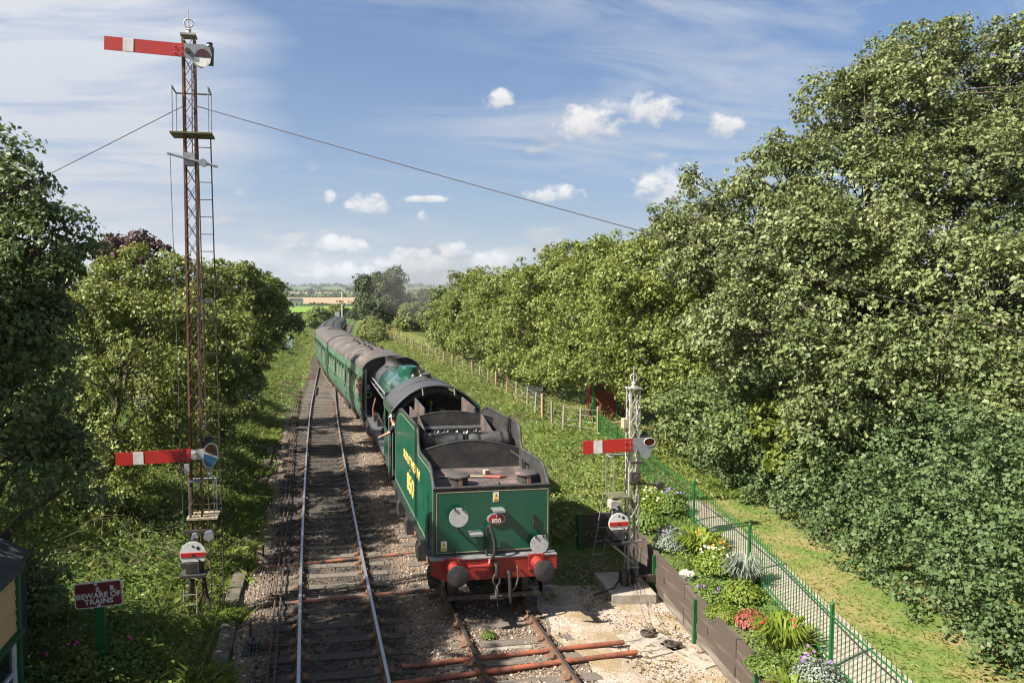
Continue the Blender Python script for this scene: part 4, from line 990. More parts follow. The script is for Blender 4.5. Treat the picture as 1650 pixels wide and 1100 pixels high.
co1 = coach(34.0, 'roof_streak', 'green coach with rust-streaked roof coupled to the locomotive', [(-.3 + .55 * (k % 2) + (.1 if k % 3 else 0), 4.5 + k * .85) for k in range(12)])
coach(54.1, 'roof_brown', 'green coach with orange-red line below its plain brown roof, second behind the locomotive', [(.2, 17.5)], cant='orange_line' if 'orange_line' in M else 'red', top_boxes=True)
coach(74.2, 'roof_dark', 'green coach with black ribbed roof, third behind the locomotive', [(-.5, 3), (.35, 6), (-.5, 9)], ribs=5)
coach(94.3, 'roof_dark', 'last green coach of the train, dark roof curving away to the right', [(-.5, 3), (.35, 9)], ribs=4)

# ------------------------------------------------------------------ people
def person(name, label, bones, joints, skins, extras=None, loc=(0, 0, 0), rz=0.0):
    """one continuous skinned body; joints: name -> (x,y,z,r); bones: (a,b,material)"""
    names = list(joints); idx = {n: i for i, n in enumerate(names)}
    me = bpy.data.meshes.new(name); me.from_pydata([joints[n][:3] for n in names], [(idx[a], idx[b]) for a, b, _ in bones], [])
    o = bpy.data.objects.new(name, me); COL.objects.link(o)
    sk = o.modifiers.new('skin', 'SKIN'); sk.use_smooth_shade = True
    sub = o.modifiers.new('sub', 'SUBSURF'); sub.levels = 2; sub.render_levels = 2
    for i, n in enumerate(names):
        r = joints[n][3]; v = me.skin_vertices[0].data[i]; v.radius = (r, r) if not isinstance(r, tuple) else r; v.use_root = (i == 0)
    dg = bpy.context.evaluated_depsgraph_get(); nm = bpy.data.meshes.new_from_object(o.evaluated_get(dg))
    o.modifiers.clear(); o.data = nm; nm.materials.clear()
    for m in skins: nm.materials.append(M[m])
    segs = [(Vector(joints[a][:3]), Vector(joints[b][:3]), skins.index(m)) for a, b, m in bones]
    for p in nm.polygons:
        best = 1e9; q = p.center
        for a, b, k in segs:
            d = b - a; t = max(0, min(1, (q - a).dot(d) / max(d.length_squared, 1e-9))); e = (q - (a + d * t)).length
            if e < best - 1e-4: best = e; p.material_index = k
        p.use_smooth = True
    o.location = loc; o.rotation_euler = (0, 0, rz)
    return tag(o, label, 'person')
def hand(J, B, pre, wrist, d, up, side, curl=.35, m='skin'):
    """palm and five fingers; d: pointing direction, up: back of the hand, side: towards the thumb"""
    w = Vector(wrist); d = Vector(d).normalized(); up = Vector(up).normalized(); side = Vector(side).normalized()
    pc = w + d * .055; J[pre + 'palm'] = (*pc, (.030, .018)); B.append((pre + 'wrist', pre + 'palm', m))
    for i, (off, ln) in enumerate(((.030, .070), (.011, .080), (-.009, .074), (-.028, .058))):
        k = w + d * .095 + side * off; a = k + d * ln * .5 - up * ln * curl * .3; e = k + d * ln * .85 - up * ln * curl
        J[f'{pre}k{i}'] = (*k, .010); J[f'{pre}a{i}'] = (*a, .009); J[f'{pre}e{i}'] = (*e, .007)
        B += [(pre + 'palm', f'{pre}k{i}', m), (f'{pre}k{i}', f'{pre}a{i}', m), (f'{pre}a{i}', f'{pre}e{i}', m)]
    t0 = w + d * .035 + side * .035; t1 = t0 + d * .03 + side * .028 - up * .012; t2 = t1 + d * .03 + side * .006 - up * .012
    J[pre + 't0'] = (*t0, .012); J[pre + 't1'] = (*t1, .010); J[pre + 't2'] = (*t2, .008)
    B += [(pre + 'palm', pre + 't0', m), (pre + 't0', pre + 't1', m), (pre + 't1', pre + 't2', m)]
def face(o, c, fwd, r=.10, hair='hair', cap=None, peak=True):
    """hair, ears, eyes and nose for a head centred at c looking along fwd"""
    c = Vector(c); f = Vector(fwd).normalized(); s = f.cross(Vector((0, 0, 1))).normalized()
    mb = MB()
    for e in (-1, 1): p = c + f * r * .86 + s * e * .034 + Vector((0, 0, .008)); mb.lathe([(0, -.011), (.009, -.006), (.011, 0), (.009, .006), (0, .011)], p, n=8)
    mb.build('eyes', 'black', o, smooth=True)
    mb = MB(); n0 = c + f * r * .90 + Vector((0, 0, .0)); mb.path([n0 + Vector((0, 0, .012)), n0 + f * .022 - Vector((0, 0, .022)), n0 - Vector((0, 0, .032))], [.009, .014, .006], 6)
    for e in (-1, 1): q = c + s * e * r * .92 - Vector((0, 0, .008)); mb.path([q - Vector((0, 0, .028)), q + s * e * .012, q + Vector((0, 0, .028))], [.008, .013, .009], 6)
    mb.build('features', 'skin', o, smooth=True)
    mb = MB(); R = []
    for k in range(7):
        a = .15 + (pi / 2 - .15) * k / 6; R.append([c + Vector((cos(t) * cos(a) * r * 1.08, sin(t) * cos(a) * r * 1.08, sin(a) * r * 1.28)) - f * .016 + Vector((0, 0, .005)) for t in np.linspace(0, 2 * pi, 17)[:-1]])
    mb.loft(R); mb.build('hair', hair, o, smooth=True)
    mb = MB(); mb.lathe([(.0, -.085), (r * .75, -.05), (r * .9, .01)], c - f * .034, n=14); mb.build('hair', hair, o, smooth=True)
    if cap:
        mb = MB(); R = []
        for k in range(6):
            a = (pi / 2) * k / 5; R.append([c + Vector((cos(t) * cos(a) * r * 1.18, sin(t) * cos(a) * r * 1.18, .035 + sin(a) * r * 1.1)) - f * .01 for t in np.linspace(0, 2 * pi, 19)[:-1]])
        mb.loft(R); h = mb.build('cap', cap[0], o, smooth=True)
        mb = MB(); mb.add([c + f * (r * 1.1 + d) * cos(t) * 1.0 + s * sin(t) * r * 1.1 + Vector((0, 0, .045 - d * .35)) for d in (0, .075) for t in np.linspace(-1.1, 1.1, 9)], [(i, i + 1, i + 10, i + 9) for i in range(8)]); mb.build('peak', cap[1], h, smooth=True)
def figure(name, label, loc, rz, top, legs, sleeve, head, hands, hfwd=(0, 1, 0), hair='hair', cap=None, glove=None):
    """standing figure looking along +y: head, hands: dict side -> (elbow, wrist, dir, up, thumb)"""
    J = {'pelvis': (0, 0, .95, (.16, .12))}; B = []
    def jb(n, p, r, a, m): J[n] = (*p, r); B.append((a, n, m))
    sh = Vector(head) - Vector((0, 0, .29)) - Vector(hfwd) * .03
    jb('waist', Vector((0, 0, 1.08)).lerp(sh, .12), (.155, .115), 'pelvis', top); jb('chest', Vector((0, 0, 1.05)).lerp(sh, .72), (.18, .13), 'waist', top)
    jb('upper', sh + Vector((0, 0, .02)), (.10, .085), 'chest', top); jb('neck', sh + Vector((0, 0, .10)), .055, 'upper', 'skin')
    h = Vector(head); jb('jaw', h - Vector((0, 0, .07)) + Vector(hfwd) * .02, (.062, .070), 'neck', 'skin'); jb('skull', h + Vector((0, 0, .01)), (.080, .094), 'jaw', 'skin'); jb('crown', h + Vector((0, 0, .085)), (.060, .070), 'skull', 'skin')
    right = Vector(hfwd).cross(Vector((0, 0, 1))).normalized()
    for sname, sg_ in (('l', -1), ('r', 1)):
        el, wr, d, up, th = hands[sname]
        jb(sname + 'sh', sh + right * sg_ * .17 - Vector((0, 0, .02)), .062, 'upper', top); jb(sname + 'el', el, .043, sname + 'sh', top)
        jb(sname + 'wrist', wr, .028, sname + 'el', sleeve[sname]); hand(J, B, sname, wr, d, up, th, m=(glove if glove and sname == glove[0] else (None, 'skin'))[1])
        jb(sname + 'hip', (sg_ * .09, 0, .88), .10, 'pelvis', legs); jb(sname + 'knee', (sg_ * .10, .03, .48), .065, sname + 'hip', legs); jb(sname + 'ankle', (sg_ * .10, -.01, .09), .045, sname + 'knee', legs)
        jb(sname + 'toe', (sg_ * .11, .17, .04), .035, sname + 'ankle', 'black')
    ms = []
    for _, _, m in B:
        if m not in ms: ms.append(m)
    o = person(name, label, B, J, ms, loc=loc, rz=rz)
    face(o, head, hfwd, .098, hair, cap)
    return o
# leaning out of the near side of the cab, arm outstretched
figure('person', 'person in cap and dark top leaning out of the cab side, forearm outstretched', (2.93, 21.55, 1.33), radians(90), 'navy', 'navy', {'l': 'skin', 'r': 'skin'}, (.02, .42, 1.62),
       {'l': ((-.10, .52, 1.20), (-.22, .74, 1.14), (-.4, .8, -.1), (0, 0, 1), (.8, .4, 0)), 'r': ((.22, .48, 1.18), (.04, .66, 1.12), (-.5, .7, -.05), (0, 0, 1), (-.6, -.5, .3))}, hfwd=(.55, .84, -.1), cap=('cap_white', 'cap_blue'))
# footplate crew, back to the camera
figure('person', 'person in light blue shirt seen from behind in the cab, yellow-gloved hand raised', (4.10, 22.35, 1.33), 0, 'blue_shirt', 'navy', {'l': 'blue_shirt', 'r': 'skin'}, (.03, .02, 1.62),
       {'l': ((-.34, .10, 1.52), (-.30, .20, 1.80), (.05, .1, 1), (0, -1, .1), (1, 0, 0)), 'r': ((.28, .10, 1.08), (.24, .30, 1.15), (0, 1, .1), (0, 0, 1), (-1, 0, 0))}, hair='hair_grey', glove=('l', 'glove'))
# passengers at the first coach door window
def window_person(lab, dx, dz, yl, topm, hr, look):
    x0 = float(xR(34.0)) - 1.18
    return figure('person', lab, (x0 + dx, 34.0 + yl, .12 + dz), radians(90), topm, 'navy', {'l': 'skin', 'r': 'skin'}, (.02, .30, 1.66 + .3),
        {'l': ((-.28, .16, 1.58), (-.14, .34, 1.60), (.6, .6, -.1), (0, 0, 1), (.5, -.5, 0)), 'r': ((.28, .16, 1.56), (.14, .34, 1.58), (-.6, .6, -.1), (0, 0, 1), (-.5, -.5, 0))}, hfwd=look, hair=hr)
window_person('passenger in red top, head out of the first coach window nearest the locomotive', .02, .62, .74, 'red_cloth', 'hair', (-.6, .8, 0))
window_person('passenger in red looking out of the same coach window, lower and farther along', .08, .36, .98, 'red_cloth', 'hair_grey', (-.5, .85, 0))
# ------------------------------------------------------------------ semaphore signals
def lattice(root, x, y, z0, z1, w, m, bay=.42, nm='lattice_mast'):
    h = w / 2; mb = MB()
    for sx in (-h, h):
        for sy in (-h, h):
            mb.box((x + sx, y + sy, (z0 + z1) / 2), (.036, .008, z1 - z0)); mb.box((x + sx - .0185 * (1 if sx > 0 else -1) * -1, y + sy - .018 * (1 if sy > 0 else -1), (z0 + z1) / 2), (.008, .036, z1 - z0))
    o = mb.build(nm, m, root)
    n = int((z1 - z0) / bay); mb = MB(); t = .0065
    for k in range(n):
        a, b = z0 + (z1 - z0) * k / n, z0 + (z1 - z0) * (k + 1) / n
        for s in (-1, 1):
            yy = y + s * (h + .006); mb.path([(x - h, yy, a), (x + h, yy, b)], t, 4); mb.path([(x + h, yy + s * .012, a), (x - h, yy + s * .012, b)], t, 4)
            xx = x + s * (h + .006); mb.path([(xx, y - h, a), (xx, y + h, b)], t, 4); mb.path([(xx + s * .012, y + h, a), (xx + s * .012, y - h, b)], t, 4)
    mb.build('lacing', m, o); return o
def finial(root, x, y, z, s=1.0, m='post_grey'):
    mb = MB(); mb.box((x, y, z + .02 * s), (.30 * s, .30 * s, .04 * s)); o = mb.build('finial', m, root)
    mb = MB(); mb.lathe([(.10 * s, .04 * s), (.05 * s, .07 * s), (.045 * s, .12 * s), (.06 * s, .14 * s), (.03 * s, .17 * s)], (x, y, z), n=12); o2 = mb.build('finial_base', m, o, smooth=True)
    mb = MB(); ring(mb, (x, y, z + .27 * s), .085 * s, .016 * s, 'Y'); mb.path([(x, y, z + .16 * s), (x, y, z + .56 * s)], [.02 * s, .006 * s], 6); mb.build('finial_spike', m, o, smooth=True)
def arm(root, x, y, z, L, drop=0.0, h=.26, lens='grey', spect=None, holes=True):
    """red arm with white band pointing left (-x), spectacle on the right"""
    R = drop; a = empty_part('signal_arm', root, (x, y, z), R)
    mb = MB(); mb.box((-.08 - L / 2, 0, 0), (L, .02, h)); mb.build('arm_blade', 'arm_red', a)
    mb = MB(); mb.box((-.08 - L * .70, -.012, 0), (.20, .008, h - .004)); mb.build('white_band', 'white', a)
    mb = MB()
    for (bx, bz) in ((-.13, .06), (-.13, -.06), (-.25, .06), (-.25, -.06)): mb.lathe([(.012, -.030), (.014, -.012)], (bx, 0, bz), 'Y', 8)
    mb.build('bolts', 'galv', a)
    return a
def empty_part(name, root, loc, ry):
    o = bpy.data.objects.new(name, None); o.location = loc; o.rotation_euler = (0, ry, 0); o.empty_display_size = .1
    return link(o, root)
def ladder(root, p0, p1, w, rungs, m='dark_rust', nm='ladder', axis=(1, 0, 0)):
    a = Vector(axis) * w / 2; mb = MB()
    for s in (-1, 1): mb.path([Vector(p0) + a * s, Vector(p1) + a * s], .014, 5)
    o = mb.build(nm, m, root); mb = MB()
    for k in range(rungs):
        c = Vector(p0).lerp(Vector(p1), (k + .6) / rungs); mb.path([c - a, c + a], .009, 5)
    mb.build('rungs', m, o); return o
def disc_signal(root, x, y, z, r=.235):
    g = empty_part('shunting_disc', root, (x, y, z), 0)
    pts = [(r * cos(a), r * sin(a)) for a in np.linspace(-.62, pi + .62, 30)]
    mb = MB(); mb.prism(pts, -.012, .012, 'Y'); mb.build('disc_plate', 'white', g)
    mb = MB(); mb.box((0, -.016, -.01), (2 * r * .93, .008, .095)); mb.build('red_bar', 'arm_red', g)
    mb = MB(); mb.lathe([(.034, -.018), (.034, -.014)], (.10, 0, .13), 'Y', 14); mb.lathe([(.022, -.018), (.022, -.014)], (0, 0, .17), 'Y', 12); mb.lathe([(.028, -.03), (.028, -.014)], (.0, 0, -.01), 'Y', 6); mb.build('lens', 'black', g)
    mb = MB(); mb.box((.02, .12, .13), (.20, .20, .30)); mb.lathe([(.09, 0), (.06, .06), (.06, .1)], (.02, .12, .28), n=10); mb.build('disc_lamp', 'black', g, bevel=.015)
    mb = MB(); mb.box((0, .10, -.28), (.30, .26, .22)); mb.box((-.20, .05, -.24), (.10, .10, .12)); mb.box((.0, .08, -.44), (.52, .34, .07)); mb.path([(.12, -.02, -.10), (.12, -.02, -.42)], .018, 6); mb.build('disc_mechanism', 'matt_black', g, bevel=.01)
    return g

# tall signal, left
SX, SY = -2.27, 15.9
sg = empty('semaphore_signal', (SX, SY, -.2), 0, 'tall rusty lattice signal mast with two red arms at the left of the tracks', 'signal')
lattice(sg, 0, 0, -.2, 11.85, .215, 'rust', .36)
finial(sg, 0, 0, 11.88, 1.0)
# upper arm, small grey spectacle with white disc
a = arm(sg, 0, -.15, 11.56, 1.50, radians(2.6))
mb = MB(); mb.prism([(-.10, .14), (.30, .15), (.42, .10), (.47, -.05), (.42, -.22), (.28, -.32), (.15, -.28), (.06, -.16), (-.10, -.13)], -.008, .012, 'Y'); mb.build('spectacle', 'sig_grey', a)
mb = MB(); mb.prism([(.29 + .165 * cos(t), -.13 + .165 * sin(t)) for t in np.linspace(pi * .98, pi * 2.02, 16)], -.018, -.010, 'Y'); mb.build('white_blank', 'stained_white', a)
mb = MB(); mb.prism([(.29 + .15 * cos(t), -.10 + .16 * sin(t)) for t in np.linspace(.05, pi - .05, 14)], -.016, -.010, 'Y'); mb.build('red_lens', 'glass_red', a)
mb = MB(); mb.box((.40, .14, -.02), (.16, .2, .34)); mb.lathe([(.07, 0), (.05, .06), (.07, .08), (0, .11)], (.40, .14, .15), n=10); mb.build('signal_lamp', 'black', a, bevel=.01)
mb = MB(); mb.lathe([(.05, -.06), (.05, .02)], (0, 0, 0), 'Y', 10); mb.build('pivot', 'dull_steel', a)
# gallery high on the mast
def gallery(z, w, front, railh, m='moss_wood', x0=.03):
    mb = MB()
    for k in range(4): mb.box((x0, .30 - .14 * k + .0, z), (w, .12, .035))
    g = mb.build('platform', m, sg)
    mb = MB(); pts = [(x0 - w / 2 + .06, -.16, z + railh), (x0 - w / 2 + .06, .34, z + railh), (x0 + w / 2 - .06, .34, z + railh), (x0 + w / 2 - .06, -.16, z + railh)]
    mb.path(pts, .022, 5)
    for p in pts: mb.path([p, (p[0], p[1], z)], .010, 5)
    mb.build('guard_rail', 'sig_grey', g)
gallery(9.95, .82, 0, .90)
mb = MB(); mb.box((0, -.13, 9.42), (.20, .10, .26)); mb.path([(-.42, -.2, 9.52), (.55, -.2, 9.28)], .026, 6); mb.lathe([(.075, -.25), (.075, -.16)], (.27, 0, 9.35), 'Y', 14); mb.build('balance_lever', 'galv', sg)
mb = MB(); mb.path([(-.37, -.2, 9.5), (-.25, -.17, 1.9)], .007, 4); mb.path([(.07, -.14, 11.3), (.05, -.14, 9.5)], .012, 5); mb.path([(.13, -.14, 9.3), (.10, -.14, 3.6)], .010, 5); mb.build('pull_wires', 'wire', sg)
ladder(sg, (.24, .22, 9.95), (.36, .30, 0.0), .26, 28)
mb = MB()
for z in (3.9, 6.2): mb.path([(.1, .1, z), (.26, .22, z + .18)], .012, 4)
mb.box((.22, .14, 6.58), (.30, .03, .05)); mb.build('ladder_stay', 'galv', sg)
# lower arm with red and blue spectacle
a = arm(sg, 0, -.15, 3.42, 1.47, radians(-1.6))
oval = [(.30 + .03 * sin(t) + .165 * cos(t), -.03 + .265 * sin(t)) for t in np.linspace(0, 2 * pi, 29)[:-1]]
mb = MB(); mb.prism([(-.08, .10), (.20, .12), (.20, -.12), (-.08, -.08)], -.008, .010, 'Y'); mb.prism(oval, -.010, .012, 'Y'); mb.build('spectacle', 'silver_paint', a)
top = [(.305 + .03 * sin(t) + .135 * cos(t), -.025 + .230 * sin(t)) for t in np.linspace(-.10, pi - .10 - .35, 14)]
bot = [(.305 + .03 * sin(t) + .135 * cos(t), -.045 + .225 * sin(t)) for t in np.linspace(pi - .28, 2 * pi - .2, 14)]
mb = MB(); mb.prism(top, -.022, -.014, 'Y'); mb.build('red_lens', 'glass_red', a)
mb = MB(); mb.prism(bot, -.022, -.014, 'Y'); mb.build('blue_lens', 'glass_blue', a)
mb = MB(); mb.box((.27, .16, .14), (.2, .24, .24)); mb.lathe([(.09, 0), (.07, .05), (.09, .07), (0, .10)], (.27, .16, .26), n=10); mb.build('signal_lamp', 'black', a, bevel=.015)
mb = MB(); mb.box((-.16, -.05, -.26), (.10, .12, .18)); mb.lathe([(.06, -.10), (.06, .02)], (0.0, 0, -.0), 'Y', 10); mb.path([(.33, .0, -.28), (.27, 0, -.42), (.36, 0, -.50)], .03, 6); mb.build('arm_bearing', 'post_grey', a)
gallery(2.08, .62, 0, .72, 'pale_wood', .12)
mb = MB(); mb.box((0, -.14, 2.86), (.30, .08, .04)); mb.build('stay_plate', 'galv', sg)
mb = MB(); mb.box((0, -.15, 1.82), (.50, .10, .06)); mb.build('bearing_plate', 'dull_steel', sg)
for (wx, wr) in ((.26, .10), (-.02, .07)): mb = MB(); mb.lathe([(wr, -.26), (wr, -.10)], (wx, 0, 1.74), 'Y', 14); mb.build('counterweight', 'sig_grey', sg)
disc_signal(sg, -.05, -.32, 1.40, .262)
ladder(sg, (-.10, -.42, .72), (-.08, -.62, -.25), .26, 5, 'galv')
mb = MB(); mb.path([(.12, -.08, .9), (.30, -.3, -.1)], .035, 5); mb.path([(-.12, -.08, .9), (-.25, -.2, -.1)], .03, 5); mb.box((.25, -.35, .02), (.70, .16, .14)); mb.build('base_strut', 'black_wood', sg)

# right-hand signal
RX, RY = 7.28, 15.72
sr = empty('semaphore_signal', (RX, RY, -.1), 0, 'short pale lattice signal with one red arm on a concrete base by the retaining wall', 'signal')
lattice(sr, 0, 0, .05, 4.48, .21, 'post_grey', .36)
finial(sr, 0, 0, 4.50, .95)
a = arm(sr, 0, -.15, 3.26, 1.16, radians(-1.2), .29)
mb = MB(); mb.prism([(-.08, .14), (.36, .15), (.44, .09), (.47, 0), (.42, -.12), (.32, -.30), (.24, -.35), (.16, -.30), (.06, -.12), (-.08, -.13)], -.008, .012, 'Y'); mb.build('spectacle', 'sig_grey', a)
mb = MB(); mb.prism([(.325 + .125 * cos(t), .045 + .085 * sin(t)) for t in np.linspace(0, 2 * pi, 20)[:-1]], -.016, -.010, 'Y'); o = mb.build('red_lens', 'glass_red', a)
mb = MB(); mb.path([(.325 + .13 * cos(t), -.012, .045 + .09 * sin(t)) for t in np.linspace(0, 2 * pi, 20)], .009, 5, False); mb.build('lens_rim', 'silver_paint', a)
mb = MB(); mb.box((.28, .14, .06), (.2, .2, .24)); mb.lathe([(.08, 0), (.06, .05), (.08, .07), (0, .10)], (.28, .14, .18), n=10); mb.build('signal_lamp', 'black', a, bevel=.015)
mb = MB(); mb.box((-.16, .05, 3.72), (.16, .16, .22)); mb.build('junction_box', 'pale_wood', sr, bevel=.01)
mb = MB(); mb.box((0, -.15, 2.50), (.22, .10, .28)); mb.path([(-.16, -.2, 2.42), (.58, -.2, 2.34)], .028, 6); mb.lathe([(.085, -.26), (.085, -.16)], (.56, 0, 2.33), 'Y', 16); mb.lathe([(.07, -.25), (.07, -.15)], (.02, 0, 2.52), 'Y', 12); mb.build('balance_lever', 'dull_steel', sr)
mb = MB(); mb.box((.02, -.16, 2.86), (.26, .08, .05)); mb.build('stay_plate', 'dull_steel', sr)
mb = MB()
for k in range(3): mb.box((-.32, .24 - .16 * k, 2.07), (.44, .14, .035))
g_ = mb.build('platform', 'moss_wood', sr)
mb = MB(); mb.path([(-.50, -.12, 2.95), (-.50, .3, 2.95), (0.1, .3, 2.95)], .02, 5)
for p in ((-.50, -.12), (-.50, .3)): mb.path([(p[0], p[1], 2.95), (p[0], p[1], 2.07)], .012, 5)
mb.path([(-.48, -.1, 2.0), (-.52, -.1, 1.55)], .02, 5); mb.build('guard_rail', 'galv', g_)
disc_signal(sr, -.42, -.25, 1.52, .235)
mb = MB(); mb.box((-.44, -.06, 1.92), (.26, .22, .18)); mb.build('relay_box', 'post_grey', sr, bevel=.01)
mb = MB(); mb.path([(-.60, -.2, 1.08), (0.05, -.1, .52)], .03, 5); mb.path([(-.1, -.2, 1.08), (.16, -.2, 1.08)], .03, 5); mb.path([(-.05, -.15, .45), (.12, -.15, .45)], .035, 5); mb.build('bracket', 'galv', sr)
ladder(sr, (-.40, .35, 2.07), (-.50, .9, .0), .26, 6, 'galv')
mb = MB()
for k in (-.10, 0.06): mb.lathe([(.15, -.018), (.17, -.022), (.17, .022), (.15, .018)], (-.16 + k, -.35, .33), 'X', 20)
mb.box((-.30, -.3, .32), (.16, .22, .30)); mb.path([(-.3, -.35, .33), (.4, -.35, .33)], .03, 6); mb.box((.30, -.33, .26), (.22, .12, .14)); mb.build('wire_wheel', 'dull_steel', sr)
mb = MB(); mb.path([(-.38, -.3, .30), (-.62, -.5, .16), (-1.1, -.5, .02)], .022, 6); mb.build('cable', 'rubber', sr, smooth=True)
mb = MB(); mb.box((0, 0, .04), (1.0, 1.35, .22)); sl = mb.build('concrete_base', 'concrete', None, loc=(7.05, 15.55, -.12), bevel=.02); sl.rotation_euler = (0, 0, -.10)
tag(sl, 'thick concrete slab under the short pale signal', 'concrete slab')

# ------------------------------------------------------------------ trespass sign
sn = empty('trespass_sign', (-3.52, 13.17, -.2), 0, 'maroon cast sign reading BEWARE OF TRAINS on a green post', 'sign')
mb = MB(); mb.box((0, .07, .75), (.16, .11, 1.75)); mb.build('post', 'sign_green', sn, bevel=.008)
brd = empty_part('sign_board', sn, (0, 0, 1.60), radians(-3.2))
def rrect(w, h, r): return [(sx * (w / 2 - r) + r * cos(a0 + t), sz * (h / 2 - r) + r * sin(a0 + t)) for (sx, sz, a0) in ((1, 1, 0), (-1, 1, pi / 2), (-1, -1, pi), (1, -1, 1.5 * pi)) for t in np.linspace(0, pi / 2, 5)]
mb = MB(); mb.prism(rrect(.77, .44, .045), -.012, .012, 'Y'); mb.build('rim', 'white', brd)
mb = MB(); mb.prism(rrect(.735, .405, .035), -.016, -.010, 'Y'); mb.build('field', 'maroon', brd)
mb = MB(); mb.lathe([(.03, -.024), (.03, -.012)], (-.03, 0, .19), 'Y', 12); mb.lathe([(.03, -.024), (.03, -.012)], (.0, 0, -.19), 'Y', 12); mb.build('fixing_bolts', 'white', brd)
for (s, x, z, sz, k) in (('S.    R.', .13, .088, .115, 1.1), ('BEWARE OF', 0.0, -.012, .125, 1.06), ('TRAINS', .0, -.118, .125, 1.12)):
    text('sign_lettering', s, sz, 'white', brd, (x, -.019, z), (pi / 2, 0, 0), .004, .0034, xs=k)

# ------------------------------------------------------------------ weatherboarded hut in the corner
ht = empty('timber_hut', (-4.30, 11.72, -.2), 0, 'cream weatherboarded hut with green trim and dark roof in the corner', 'hut')
HL = 5.0; HD = 3.4
mb = MB(); mb.box((-HD / 2 - .03, -HL / 2, 1.32), (HD, HL, 2.64)); mb.build('wall', 'hut_board', ht)
for k in range(6):
    z = 2.50 - k * .155
    mb = MB(); mb.prism([(.012, z + .155), (.028, z + .155), (.050, z), (.012, z)], -.10, -HL, 'Y'); mb.build('weatherboard', 'hut_board', ht)
for k in range(9):
    z = 1.45 - k * .155
    for (ya, yb) in ((-.10, -.20), (-1.55, -HL)):
        if ya - yb > .5: mb = MB(); mb.prism([(.012, z + .155), (.028, z + .155), (.050, z), (.012, z)], ya, yb, 'Y'); mb.build('weatherboard', 'hut_board', ht)
mb = MB(); mb.box((.02, -.05, 1.32), (.12, .12, 2.62)); mb.build('corner_board', 'hut_green', ht)
mb = MB(); mb.box((.05, -HL / 2, 1.675), (.13, HL, .075)); mb.build('rail_board', 'hut_green', ht)
w = MB(); w.box((.03, -.24, 1.0), (.07, .09, 1.26)); w.box((.03, -.86, 1.0), (.07, .07, 1.26)); w.box((.03, -1.5, 1.0), (.07, .09, 1.26)); w.box((.03, -.86, .60), (.07, 1.2, .05)); w.box((.03, -.86, 1.16), (.07, 1.2, .04)); wo = w.build('window', 'white', ht, bevel=.006)
mb = MB(); mb.box((.02, -.86, 1.0), (.02, 1.2, 1.2)); mb.build('pane', 'glass_up', wo)
mb = MB(); mb.prism([(.11, 2.62), (.11, 2.68), (-HD / 2, 3.45), (-HD - .25, 2.68), (-HD - .25, 2.62), (-HD / 2, 3.38)], .07, -HL, 'Y'); ro = mb.build('roof', 'slate', ht)
mb = MB(); mb.box((.125, -HL / 2 + .035, 2.65), (.025, HL + .07, .10)); mb.build('eave_board', 'slate', ro)
bs = empty('shed', (-5.22, 12.6, -.25), 0, 'small black boarded shed tucked behind the cream hut', 'shed')
mb = MB()
for k in range(6): mb.box((-.5 + k * .2, -.42, 1.2), (.19, .03, 2.4))
mb.build('front_boards', 'black_wood', bs)
for k in range(4):
    mb = MB(); mb.box((.61, -.32 + k * .2, 1.2), (.03, .19, 2.4)); mb.build('board', 'black_wood', bs)
mb = MB(); mb.prism([(-.62, 2.40), (.66, 2.40), (.66, 2.48), (-.0, 2.86), (-.62, 2.52)], -.5, .5, 'Y'); mb.build('roof', 'slate', bs)
# ------------------------------------------------------------------ lineside: kerb, rodding, pipes, wires
kb = empty('concrete_kerb', (0, 0, 0), 0, 'weathered concrete kerb edging the grass beside the bright track', 'kerb')
y = 8.0; k = 0
while y < 40:
    mb = MB(); L = 1.5; mb.box((0, 0, 0), (.30, L - .02, .22)); o = mb.build('kerb_stone', 'old_concrete', kb, loc=(-1.60 + .03 * sin(k * 2.1), y + L / 2, -.205 + .02 * sin(k * 1.3)), bevel=.015); o.rotation_euler = (0, .03 * sin(k), .012 * sin(k * 1.7)); y += L; k += 1
pr = empty('point_rodding', (0, 0, 0), 0, 'pair of rusty point rods running along the ground beside the bright track', 'point rodding')
for dx in (-.70, -.58):
    mb = MB(); mb.path([(dx + (.0 if yy < 40 else (yy - 40) * .012), yy, -.03) for yy in np.arange(6, 56, 2)], .020, 6); mb.build('rod', 'dark_rust', pr)
mb = MB(); mb.box((0, 0, 0), (.42, .16, .13)); mb.path([(-.16, 0, .10), (.16, 0, .10)], .02, 6); mb.box((-.16, 0, .08), (.03, .06, .14)); mb.box((.16, 0, .08), (.03, .06, .14)); st = mb.mesh('rod_stool', 'dark_rust')
for yy in np.arange(9.4, 55, 2.3): inst('rod_stool', st, pr, (-.64 + (.0 if yy < 40 else (yy - 40) * .012), yy, -.14))
sw = empty('signal_wires', (0, 0, 0), 0, 'thin signal wires on short stakes between rodding and concrete kerb', 'signal wire')
for dx in (-1.06, -1.0, -.94):
    mb = MB(); mb.path([(dx, yy, .02 + .02 * sin(yy)) for yy in np.arange(6, 46, 2)], .006, 4); mb.build('wire', 'wire', sw)
mb = MB(); mb.box((0, 0, .0), (.05, .05, .42)); mb.lathe([(.05, -.02), (.05, .02)], (0, 0, .2), 'X', 10); stk = mb.mesh('stake', 'dark_rust')
for yy in np.arange(10, 44, 4.6): inst('stake', stk, sw, (-1.12, yy, -.1))
dr = empty('wire_pulley', (-1.02, 14.0, -.16), 0, 'black wire pulley drum on the ballast beside the point rods', 'pulley')
mb = MB(); mb.lathe([(.13, 0), (.15, .01), (.10, .04), (.15, .09), (.15, .11), (.10, .14), (.14, .17), (.13, .19)], n=20); mb.build('drum', 'black', dr, smooth=True)
mb = MB(); mb.box((0, 0, -.01), (.42, .42, .04)); mb.lathe([(.02, .19), (.02, .26)], n=8); mb.build('base_plate', 'black_wood', dr)
